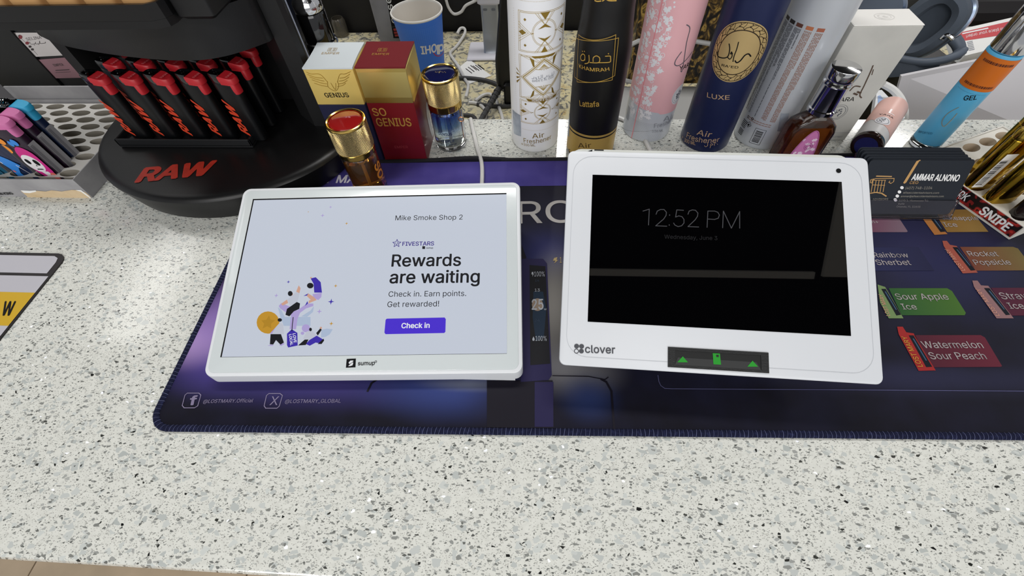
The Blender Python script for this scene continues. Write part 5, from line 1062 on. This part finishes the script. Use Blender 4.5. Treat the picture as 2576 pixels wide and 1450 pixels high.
def gold_lighter(lu, lv, body, label, h=.066):
    g, bt_ = make_lighter('gold_lighter' if body is GM else 'dark_lighter', label, 'lighter', 'lighters in the red camouflage carton', body, HG if body is GM else BK, HG if body is GM else HOOD, h)
    S_ = Pl((0, -.00645, 0), X, Z); p_ = so_+su*lu+sv*lv; g.location = (p_.x, p_.y, MT+.0022); g.rotation_euler = (0, 0, sa-.35); return g, S_
g1, S_ = gold_lighter(.0132, .0555, GM, 'mirror gold lighter with a white barcode sticker, left in the camouflage carton')
k_ = dec('barcode_sticker', PAPER, g1, S_, [[(-.011, .016), (-.0005, .016), (-.0005, .054), (-.011, .054)]], .0001)
bars = []; zz = .019
while zz < .047: t_ = R2.choice((.0003, .0006, .0009)); bars.append([(-.0102, zz), (-.004, zz), (-.004, zz+t_), (-.0102, zz+t_)]); zz += t_+R2.choice((.0003, .0006))
dec('barcode', INK, k_, S_, bars, .0002)
g2, S_ = gold_lighter(.0132, .0345, GM, 'mirror gold lighter between the barcode lighter and the black lighter')
g3, S_ = gold_lighter(.0175, .0118, M('lighter_maroon_black', '#120b0d', .25, coat=.4), 'black lighter with a white sticker at the right picture edge')
dec('sticker', PAPER, g3, S_, [[(.001, .008), (.0105, .008), (.0105, .04), (.001, .04)]], .0001)
g4, S_ = gold_lighter(.0365, .066, GM, 'mirror gold lighter deeper in the camouflage carton, behind the barcode lighter')

# ================================================================ things on the granite behind
# paper cup
cb_ = at(1082, 202, ZG); cp = thing('paper_cup', 'blue paper cup lettered IHOP with a red smile', 'cup', cb_)
BLUE = M('cup_blue', '#3b7cea', .5); k_ = (.0438-.030)/.126
MB().lathe([(.0285, 0), (.030, .0005), (.0438, .124)], cb_, 48, caps=False).build('cup_wall', BLUE, cp)
MB().lathe([(.0425, .124), (.0288, .006), (.0001, .006)], cb_, 48, caps=False).build('cup_inside', M('cup_inside', '#e3ded6', .6), cp)
MB().lathe([(.0438, .1235), (.0452, .1245), (.0455, .126), (.0448, .1275), (.0432, .1275), (.0425, .126), (.0425, .124)], cb_, 48, caps=False).build('cup_rim', M('cup_rim', '#e8e6e2', .5), cp)
S = Cy(cb_, .030, k_)
dec('cup_lettering', WHITE, cp, S, [T(S, 'IHO', (1061, 136), (1098, 129), (1058, 117), bold=.03), T(S, 'p', (1101, 130), (1115, 127), (1100, 108), bold=.035)], .0003)
dec('cup_smile', M('smile_red', '#c4364a', .5), cp, S, stroke([(p.x, p.y) for p in catmull([V3((*S.to2(*p_), 0)) for p_ in ((1090, 132), (1096, 139), (1104, 141), (1112, 136), (1116, 128))], 4)], .0014), .0003)
dec('cup_dots', M('cup_pale_blue', '#5f97f0', .5), cp, S, [ell(-.05+.0026*i, .082+.0028*j, .0005, .0005, 6) for i in range(38) for j in range(12)], .0002)
# grey box with black label strip
gb = at(957, 112, ZG); gx = thing('product_box', 'grey box with a black vertical label and red brick emblem, left of the paper cup', 'box', (gb.x+.035, gb.y+.03, ZG))
MB().box((gb.x+.045, gb.y+.03, ZG+.11), (.09, .05, .22), bev=.001).build('carton', M('box_grey', '#85868e', .5, var=(25, '#75767c', .4, .7)), gx)
GP_ = Pl((gb.x, gb.y+.0048, ZG), X, Z)
dec('label_strip', INK, gx, GP_, [Pg(GP_, ((968, -30), (1040, -30), (1040, 96), (990, 96)))], .0002)
dec('strip_line', M('box_line', '#5b5b60', .5), gx, GP_, stroke(Pg(GP_, ((984, 68), (1030, 64))), .0006), .0003)
dec('strip_lettering', WHITE, gx, GP_, [T(GP_, 'essentials', (998, 57), (960, -95), (984, 60), bold=.0)], .0003)
dec('brick_emblem', M('brick_red', '#a32a2c', .5), gx, GP_, [Pg(GP_, p_) for p_ in (((989, 72), (997, 71), (998, 77), (991, 78)), ((1000, 71), (1005, 71), (1006, 76), (1001, 77)), ((991, 80), (1004, 79), (1005, 84), (992, 85)), ((993, 87), (1003, 86), (1005, 91), (994, 92)))], .0003)
# tall black bottle and its neighbours, top left of centre
kb = V3((-.2262, .4515, 0))
bb2 = thing('perfume_bottle', 'tall black glass bottle with a chrome ring, behind the white topped box', 'bottle', kb); BG = M('black_glass', '#050506', .06, coat=1.)
MB().lathe([(.0135, .0003), (.0155, .002), (.0160, .012), (.0160, .094), (.0152, .097)], kb, 40).build('foot', BG, bb2)
MB().lathe([(.0150, .0972), (.0160, .098), (.0160, .104), (.0148, .105)], kb, 40).build('ring', CHROME, bb2)
MB().lathe([(.0142, .1052), (.0142, .129), (.0134, .131)], kb, 40).build('body', BG, bb2)
MB().lathe([(.0128, .1312), (.0138, .133), (.0138, .139), (.012, .142), (.009, .152), (.0, .154)], kb, 36).build('crown', CHROME, bb2)
S = Cy(kb, .0160); dec('bottle_lettering', M('silver_ink', '#c8c8cc', .3, .5), bb2, S, [T(S, 'Rro', (-.012, .0865), (.0, .0865), px=False, bold=.004)], .0003)
sg2 = at(858, 95, ZG); sgl = thing('glass_jar', 'small smoky glass jar beside the large black bottle', 'jar', (sg2.x, sg2.y+.012, ZG))
MB().lathe([(.012, .0003), (.015, .002), (.015, .03), (.012, .036), (.011, .036), (.0135, .029), (.0135, .004), (.0001, .003)], (sg2.x, sg2.y+.012, ZG), 28, caps=False).build('jar', M('smoky_glass', '#9a9488', .05, 0, .8), sgl)
fb = at(777, 160, ZG); fx_ = thing('fluid_box', 'narrow dark blue box with white print and a flame mark behind the display post', 'box', (fb.x, fb.y, ZG))
MB().box((fb.x-.025, fb.y+.03, ZG+.12), (.06, .05, .24), bev=.001).build('carton', M('box_dark_blue', '#0f1424', .35), fx_)
FB = Pl((fb.x-.055, fb.y+.005, ZG), X, Z)
dec('blue_stripe', M('stripe_blue', '#2f4d9e', .4), fx_, FB, [[(.048, .002), (.054, .002), (.054, .24), (.048, .24)]], .0002)
dec('pale_stripe', M('stripe_pale', '#aab4d2', .4), fx_, FB, [[(.0545, .002), (.0595, .002), (.0595, .24), (.0545, .24)]], .0002)
dec('print', WHITE, fx_, FB, [[(.030+R2.uniform(-.003, .003), z_), (.044+R2.uniform(-.004, .002), z_), (.044, z_+.003), (.031, z_+.003)] for z_ in [.03, .038, .05, .1, .106, .112, .125, .14, .155, .16]] + [ell(.03, .19, .008, .012, 14)], .0002)
dec('flame_mark', M('flame_red', '#b02626', .4), fx_, FB, [[(.028, .062), (.044, .062), (.046, .078), (.03, .078)]], .0003)
dec('flame_mark', M('flame_yellow', '#d8b022', .4), fx_, FB, [[(.031, .078), (.044, .078), (.045, .086), (.041, .081), (.039, .088), (.036, .081), (.033, .086)]], .0003)
# boxes behind the carton, left
sb_ = thing('perfume_box', 'dark perfume box with a white SELINA label and dusty pink panel, left of the display', 'perfume box', (-.60, .52, ZG*0))
e0, e1 = at(205, 190, .02), at(140, 197, .02)
bxx, bxy = e1.x, e1.y; W_ = .072
MB().box((bxx+W_/2, bxy+.02, .065), (W_, .035, .125), bev=.0008).build('carton', M('selina_dark', '#151417', .45), sb_)
MB().box((bxx-.077, bxy+.02, .065), (.15, .04, .125), bev=.0008).build('side_carton', M('selina_black', '#0b0b0d', .4), sb_)
SL = Pl((bxx, bxy+.0022, 0), X, Z)
dec('label', M('selina_white', '#c4bfbe', .5), sb_, SL, [Pg(SL, ((28, 82), (115, 82), (185, 138), (88, 143)))], .0002)
dec('label', M('selina_pink', '#8d6a72', .5), sb_, SL, [Pg(SL, ((97, 150), (195, 142), (225, 195), (138, 197)))], .0002)
dec('label_lettering', M('selina_ink', '#3a3234', .5), sb_, SL, [T(SL, 'SELINA', (68, 102), (106, 97), (64, 95)), *scrawl([[SL.to2(x, y) for x, y in q_] for q_ in ([(75, 105), (78, 111), (88, 110), (90, 106), (90, 110), (100, 109), (100, 103), (101, 109), (114, 108), (114, 105)], [(86, 113), (88, 113)], [(97, 112), (99, 112)])], .0005), T(SL, 'EMPER', (138, 167), (162, 165), bold=.01)] + stroke(Pg(SL, ((35, 84), (52, 95), (66, 108), (80, 122), (95, 138))), .0004) + [Pg(SL, ell(x_, y_, 4, 3, 8)) for x_, y_ in ((50, 90), (68, 109), (76, 117), (82, 124), (36, 85))] + [Pg(SL, ((140, 176), (175, 174), (175, 176), (140, 178))), Pg(SL, ((140, 182), (178, 180), (178, 181), (140, 183)))], .0003)
dec('label_petals', M('selina_red', '#7a3138', .5), sb_, SL, [Pg(SL, ell(52, 93, 5, 5, 10)), Pg(SL, ell(69, 108, 5, 4, 10))], .0004)
tl_ = at(60, 213, .0); tlb = thing('glass_tray', 'pale tray edge under the SELINA box behind the grey carton', 'tray', (bxx, bxy, 0))
MB().box((bxx+.01, bxy-.006+.03, .0013), (.2, .075, .002), bev=.0005).build('tray_plate', M('tray_pale', '#a9a9a8', .3), tlb)
# phone stand
ps = at(1222, 152, ZG); pt = thing('phone_stand', 'silver phone stand with a white foot and hinge, behind the black scanner', 'stand', ps)
SVR = M('stand_silver', '#aeb4bd', .35, .7); MB().box((ps.x+.004, ps.y+.03, ZG+.003), (.085, .07, .006), bev=.002).build('foot', M('stand_white', '#d5d4dc', .4), pt)
bs_ = V3((ps.x+.012, ps.y+.022, ZG+.006)); arm = []
for t, hh in ((0, 0), (.004, .006), (.006, .03), (.006, .09)): arm.append([bs_+V3((x_, t+y_, hh)) for x_, y_ in rrect(.034, .012, .004, 3)])
MB().loft(arm).build('arm', SVR, pt)
MB().box((bs_.x, bs_.y+.006, bs_.z+.102), (.044, .022, .028), bev=.004).build('hinge', M('stand_white'), pt)
MB().box((bs_.x, bs_.y+.012, bs_.z+.16), (.075, .012, .09), bev=.005).build('holder', M('stand_white'), pt)
dec('arm_slots', M('slot_shadow', '#6d7178', .5), pt, Pl(bs_+V3((0, -.0003, 0)), X, Z), [rr4(-.012, .078, -.004, .082, .0018, 3), rr4(.004, .078, .012, .082, .0018, 3)], .0002)
# barcode scanner
bsn = at(1262, 214, ZG+.03); sn2 = thing('barcode_scanner', 'black handheld scanner standing beside the white and gold can', 'scanner', (bsn.x, bsn.y, ZG))
rings = []
for t, (w_, d__, ox, zz) in enumerate(((.026, .02, .0, .028), (.034, .026, .002, .04), (.036, .028, .004, .08), (.034, .028, .010, .13), (.032, .028, .016, .18), (.03, .026, .02, .23))):
    rings.append([V3((bsn.x+ox+.006+x_, bsn.y+y_, ZG+zz)) for x_, y_ in rrect(w_, d__, .008, 4)])
MB().loft(rings).build('handle', M('scanner_black', '#0d0d0f', .35), sn2)
MB().box((bsn.x+.022, bsn.y-.005, ZG+.022), (.035, .03, .042), bev=.004).build('cradle', M('scanner_black'), sn2)
rl = MB(); e_ = [V3((bsn.x-.002, bsn.y-.004, ZG+.03)), V3((bsn.x-.02, bsn.y-.045, ZG+.018)), V3((bsn.x-.04, bsn.y-.10, ZG+.008))]
rl.tube(e_, lambda t: .0058-.002*t, 10, 8)
for k in range(9): q_ = catmull(e_, 12); i_ = 4+k*2; rl.tube([q_[i_], q_[i_+1]], .0066-.0003*k, 10, smooth=False)
rl.build('strain_relief', M('cable_grey', '#3b3b3c', .6), sn2)
# cables
def cable(label, pts, r, mt, name='cable'):
    return tag(MB().tube(pts, r, 8, 6).build(name, mt), label, 'cable')
WC = M('cable_white', '#d2d1cf', .45); DC = M('cable_grey')
G = lambda x, y, h=.003: at(x, y, ZG+h)
cable('white cable curling over the granite right of the blue cup', [G(1150, 85, .01), G(1158, 72, .014), G(1168, 72, .014), G(1169, 85, .008), G(1150, 115), G(1133, 133), G(1140, 148), G(1152, 165), G(1170, 200), G(1178, 215), G(1172, 245)], .003, WC)
cable('dark grey scanner cord looping behind the blue bottle', [e_[2], G(1190, 293), G(1120, 287), G(1070, 262), G(1095, 215), G(1150, 197, .004), G(1210, 200, .004), G(1250, 212, .004), G(1275, 232), G(1292, 262), G(1260, 268), G(1200, 262)], .0036, DC)
cable('white cable looping under the scanner strain relief', [G(1180, 258), G(1205, 262), G(1222, 280), G(1220, 300), G(1222, 316)], .003, WC)
cable('white cable arching over the granite beside the white and gold can', [G(1196, 254), G(1215, 240), G(1235, 238, .006), G(1250, 258), G(1262, 290), G(1266, 310)], .003, WC)
Q = lambda x, y, h=.0024: at(x, y, h)
c1 = cable('white charging cable running from the counter back down under the rewards tablet', [Q(1184, 299), Q(1188, 320), Q(1194, 345), Q(1201, 375), Q(1210, 402, .004), Q(1213, 430, .0052), Q(1212, 470, .0052), Q(1212, 478, .0052)], .0022, WC)
cable('white charging cable passing the pink can toward the payment terminal', [Q(1545, 293), Q(1566, 300), Q(1592, 316), Q(1615, 340), Q(1632, 372), Q(1640, 395, .004), Q(1643, 420, .0052)], .0023, WC)
cable('thin white cable on the black wall above the granite', [V3(p_) for p_ in [(at(x, y, ZG+.1) if False else (CAM+ray(x, y)*((1.005-0)/ray(x, y).y))) for x, y in ((1120, -10), (1128, 18), (1142, 35), (1160, 30), (1172, 14), (1195, 2), (1212, -12))]], .003, WC)
# paper tag
rc = [at(x, y, ZG+.0012) for x, y in ((1180, 149), (1236, 190), (1180, 211), (1152, 172))]
rt = thing('paper_tag', 'white barcode tag lying on the granite by the scanner', 'tag', rc[0])
MB().loft([[p_-Z*.0008 for p_ in rc], rc]).build('sheet', PAPER, rt, flat=True)
TP = Pl(rc[0], rc[1]-rc[0], rc[0]-rc[3])
dec('print', INK, rt, Pl(rc[0], X, Y), [[(p_.x-rc[0].x, p_.y-rc[0].y) for p_ in (at(x, y, ZG+.0012), at(x+16, y+12, ZG+.0012), at(x+15, y+13.5, ZG+.0012), at(x-1, y+1.5, ZG+.0012))] for x, y in ((1172, 172), (1178, 168), (1184, 164), (1190, 165), (1196, 163), (1203, 162))], .0002)
# pale flat device behind the cans, dark printed box on it
fd = thing('flat_device', 'pale grey flat device lying behind the spray cans', 'device', (.33, .6, ZG))
MB().box((.27, .61, ZG+.02), (.3, .24, .04), rz=0, bev=.006).build('case', M('device_pale', '#a9a9a8', .45), fd)
gx2 = thing('patterned_box', 'tall black and gold tree patterned box behind the pink can', 'box', (.35, .72, ZG+.04))
m, nt, b, oc = base('gold_black_print', .35); n1 = nt.nodes.new('ShaderNodeTexNoise'); n1.inputs['Scale'].default_value = 75; n1.inputs['Detail'].default_value = 9; n1.inputs['Distortion'].default_value = 1.4
mp = nt.nodes.new('ShaderNodeMapping'); mp.inputs['Scale'].default_value = (1, 1, .7); nt.links.new(oc, mp.inputs[0]); nt.links.new(mp.outputs[0], n1.inputs['Vector'])
nt.links.new(ramp(nt, n1.outputs['Fac'], [(.42, '#0b0a09'), (.5, '#3a2c18'), (.56, '#7d6230'), (.62, '#c2a050'), (.68, '#4a3818')]), b.inputs['Base Color'])
pb = at(1665, 215, ZG+.0402); MB().box((pb.x+.075, pb.y+.02, ZG+.1302), (.27, .03, .18), bev=.001).build('carton', m, gx2)
GB = Pl((pb.x, pb.y+.0048, 0), X, Z)
dec('box_band', INK, gx2, GB, [Pg(GB, ((1940, -40), (1985, -40), (1968, 62), (1930, 62)))], .0002)
dec('box_lettering', M('yellow_ink', '#e0c832', .5), gx2, GB, [T(GB, 'st', (1968, 50), (1985, -25), (1955, 48), bold=.04)], .0004)
WR = M('rack_white', '#c9c9c9', .4)
rk = thing('wire_bracket', 'white bracket strip across the front of the patterned box', 'bracket', (pb.x, pb.y, ZG+.04))
pp = [GB.to3(*GB.to2(x, y), .004) for x, y in ((1578, 122), (1605, 100), (1745, 100), (1800, 112))]
MB().tube(pp, .0035, 6, 2).build('bar', WR, rk)
MB().tube([GB.to3(*GB.to2(x, y), .005) for x, y in ((1560, 196), (1600, 205))], .0035, 6, smooth=False).build('bar', WR, rk)
# headphones on a dark glossy case, pale box, red printed box
hp = CAM+ray(2335, 62)*.62
dk = thing('dark_case', 'dark brown glossy case under the headphones', 'case', (hp.x, hp.y, ZG))
MB().box((hp.x-.01, hp.y+.05, ZG+.045), (.2, .13, .09), rz=.15, bev=.004).build('case', M('case_brown', '#1c1613', .2), dk)
pn = thing('storage_box', 'pale grey box standing behind the counter under the headband', 'box', (.55, .58, ZG))
t0, t1 = at(2268, 192, 0.0), at(2600, 124, .0); dd = (t1-t0).normalized(); nn_ = Z.cross(dd)
low0 = V3((.49, .515, ZG)); low1 = V3((.90, .535, ZG)); top1 = t0+dd*.42; rings = [[low0, low1, low1+Y*.005, low0+Y*.005], [t0, top1, top1+Y*.004, t0+Y*.004]]
MB().loft(rings).build('panel', M('panel_pale', '#bab8bc', .4), pn)
rp = thing('printed_box', 'white and red printed order box lying upside down behind the headphones', 'box', (hp.x+.1, hp.y, ZG+.1))
c0_, c1_, c2_, c3_ = [CAM+ray(x, y)*d for x, y, d in ((2405, 76, .70), (2590, 34, .74), (2610, 108, .70), (2428, 140, .66))]
c2_ = c1_+c3_-c0_; nb = (c1_-c0_).cross(c3_-c0_).normalized(); nb = -nb if nb.y < 0 else nb
MB().loft([[c0_, c1_, c2_, c3_], [p_+nb*.02 for p_ in (c0_, c1_, c2_, c3_)]]).build('carton', PAPER, rp, flat=True)
RPl = Pl(c3_, c2_-c3_, c0_-c3_)
if RPl.n.dot(CAM-c3_) < 0: RPl.n = -RPl.n
dec('red_band', M('band_red', '#c02f38', .5), rp, RPl, [Pg(RPl, ((2408, 84), (2592, 42), (2602, 76), (2419, 104)))], .0003)
dec('band_lettering', WHITE, rp, RPl, [T(RPl, 'day to place your order!', (2543, 66), (2429, 89), (2545, 73)), [RPl.to2(*p_) for p_ in ((2420, 84), (2485, 70), (2486, 73), (2420, 87))]], .0005)
dec('band_lettering', M('grey_ink'), rp, RPl, [Pg(RPl, ((2432+k, 106+4*k), (2446+k, 103+4*k), (2446+k, 105+4*k), (2432+k, 108+4*k))) for k in range(6)], .0005)
hs = thing('headphones', 'slate blue over ear headphones with grey cushion, lying behind the pale box', 'headphones', (hp.x, hp.y, hp.z-.06))
CU = M('cushion_slate', '#454d58', .85, bump=(1200, .3)); SH_ = M('shell_slate', '#8593a8', .28, .7); BN = M('band_slate', '#4d5663', .5)
def hp_at(x, y, d): return CAM+ray(x, y)*d
ax = (CAM-hp).normalized(); ax = (ax+V3((-.55, -.2, -.05))).normalized(); q = ax.to_track_quat('Z', 'Y').to_matrix().to_4x4()
upv = (q.inverted() @ Z.to_4d()).to_3d(); roll = atan2(upv.y, upv.x)
xf = Matrix.Translation(hp) @ q @ Matrix.Rotation(roll-.35, 4, 'Z')
def sring(rx, ry, z, n=36): return sup(rx, ry, z, n, .8)
MB(xf).loft([sring(.030, .021, -.004), sring(.042, .032, -.006), sring(.045, .035, .004), sring(.043, .033, .013), sring(.036, .026, .017), sring(.028, .018, .012), sring(.026, .016, -.002)], caps=True).build('ear_cushion', CU, hs)
MB(xf).loft([sring(.030, .022, -.034), sring(.042, .033, -.028), sring(.0465, .0365, -.017), sring(.0465, .0365, -.008), sring(.044, .034, -.0062)]).build('ear_shell', SH_, hs)
h2 = hp_at(2205, 22, .66); xf2 = Matrix.Translation(h2) @ q
MB(xf2).loft([sring(.026, .018, -.02), sring(.034, .026, -.012), sring(.036, .028, 0), sring(.034, .026, .006)]).build('ear_shell', SH_, hs)
MB().tube([hp_at(2232, 28, .655), hp_at(2262, 24, .645), hp_at(2275, 22, .64)], .009, 12).build('yoke', BN, hs)
MB().tube([hp_at(2368, 98, .605), hp_at(2380, 88, .60), hp_at(2392, 92, .60), hp_at(2402, 105, .60)], .0028, 8).build('stem', CHROME, hs)
MB().tube([hp_at(2400, 98, .60), hp_at(2410, 112, .60), hp_at(2414, 128, .60), hp_at(2405, 142, .60)], lambda t: .0075-.001*t, 12).build('arm', BN, hs)
MB().tube([hp_at(2428, 124, .59), hp_at(2405, 140, .59), hp_at(2370, 152, .59), hp_at(2320, 157, .60), hp_at(2260, 148, .62), hp_at(2200, 130, .64)], lambda t: .0055 if .04 < t < .96 else .004, 12).build('headband', BN, hs)
MB().loft([[hp_at(2370, 154, .592), hp_at(2300, 158, .604), hp_at(2240, 148, .625), hp_at(2200, 140, .64)], [hp_at(2360, 172, .592), hp_at(2300, 190, .604), hp_at(2240, 195, .625), hp_at(2200, 195, .64)], [hp_at(2360, 172, .598), hp_at(2300, 190, .610), hp_at(2240, 195, .631), hp_at(2200, 195, .646)], [hp_at(2370, 154, .598), hp_at(2300, 158, .610), hp_at(2240, 148, .631), hp_at(2200, 140, .646)]], caps=False, closed=False).build('headband_mesh', M('mesh_slate', '#3a414b', .9, bump=(2500, .5)), hs)
# small picture card and white loop cable
pf = thing('picture_card', 'small white framed card with a blue and peach picture behind the ivory box', 'card', at(2240, 290, -.01))
cz = [CAM+ray(x, y)*d for x, y, d in ((2204, 300, .50), (2262, 300, .50), (2214, 222, .56))]
PF = Pl(cz[0], cz[1]-cz[0], cz[2]-cz[0]); fr_ = (PF.o, PF.u, PF.v, PF.n)
po = [PF.to2(*p_) for p_ in ((2195, 305), (2276, 297), (2274, 285), (2218, 226), (2206, 228))]
MB().slab(fr_, po, -.008, 0).build('frame', WHITE, pf, flat=True)
dec('picture', M('picture_blue', '#9db4dc', .5), pf, PF, [Pg(PF, ((2208, 290), (2254, 290), (2214, 240), (2208, 242)))], .0003)
dec('picture', M('picture_peach', '#dba893', .5, var=(90, '#e3c39a', .45, .6)), pf, PF, [Pg(PF, ((2212, 290), (2236, 288), (2240, 280), (2228, 270), (2214, 266)))], .0005)
cable('white looped cable behind the ivory box', [hp_at(2222, 212, .53), hp_at(2246, 226, .53), hp_at(2266, 250, .53), hp_at(2275, 280, .53), hp_at(2274, 310, .54)], .0042, WC)
# office chair beyond the counter, right
oc_ = at(2700, -60, -.55); oc_ = V3((1.95, 2.25, ZF)); chd = thing('office_chair', 'dark office chair on the tiled floor beyond the counter', 'chair', oc_)
CHM = M('chair_black', '#141013', .6)
MB().box(oc_+V3((0, 0, .47)), (.5, .48, .09), bev=.03).build('seat', CHM, chd)
MB().box(oc_+V3((.0, .25, .85)), (.46, .07, .55), bev=.03).build('backrest', CHM, chd)
MB().lathe([(.03, .08), (.03, .43)], oc_, 16).build('post', CHM, chd)
for k in range(5):
    a_ = 2*pi*k/5; e2 = oc_+V3((.28*cos(a_), .28*sin(a_), .05)); l_ = MB().tube([oc_+Z*.1, e2+Z*.02], .018, 8, smooth=False).build('leg', CHM, chd)
    MB().lathe([(.01, -.045), (.024, -.04), (.024, -.005), (.01, 0)], e2, 12).build('caster', CHM, l_)
bag = thing('floor_bag', 'dark bag slumped on the floor beyond the granite', 'bag', (2.2, 2.8, ZF))
MB().loft([[V3((2.2+w_*2*cos(t)*1.3, 2.8+w_*2*sin(t), ZF+z_)) for t in [2*pi*k/20 for k in range(20)]] for w_, z_ in ((.16, .002), (.2, .08), (.19, .22), (.12, .36), (.05, .42))]).build('bag_body', M('bag_grey', '#34332f', .8), bag)
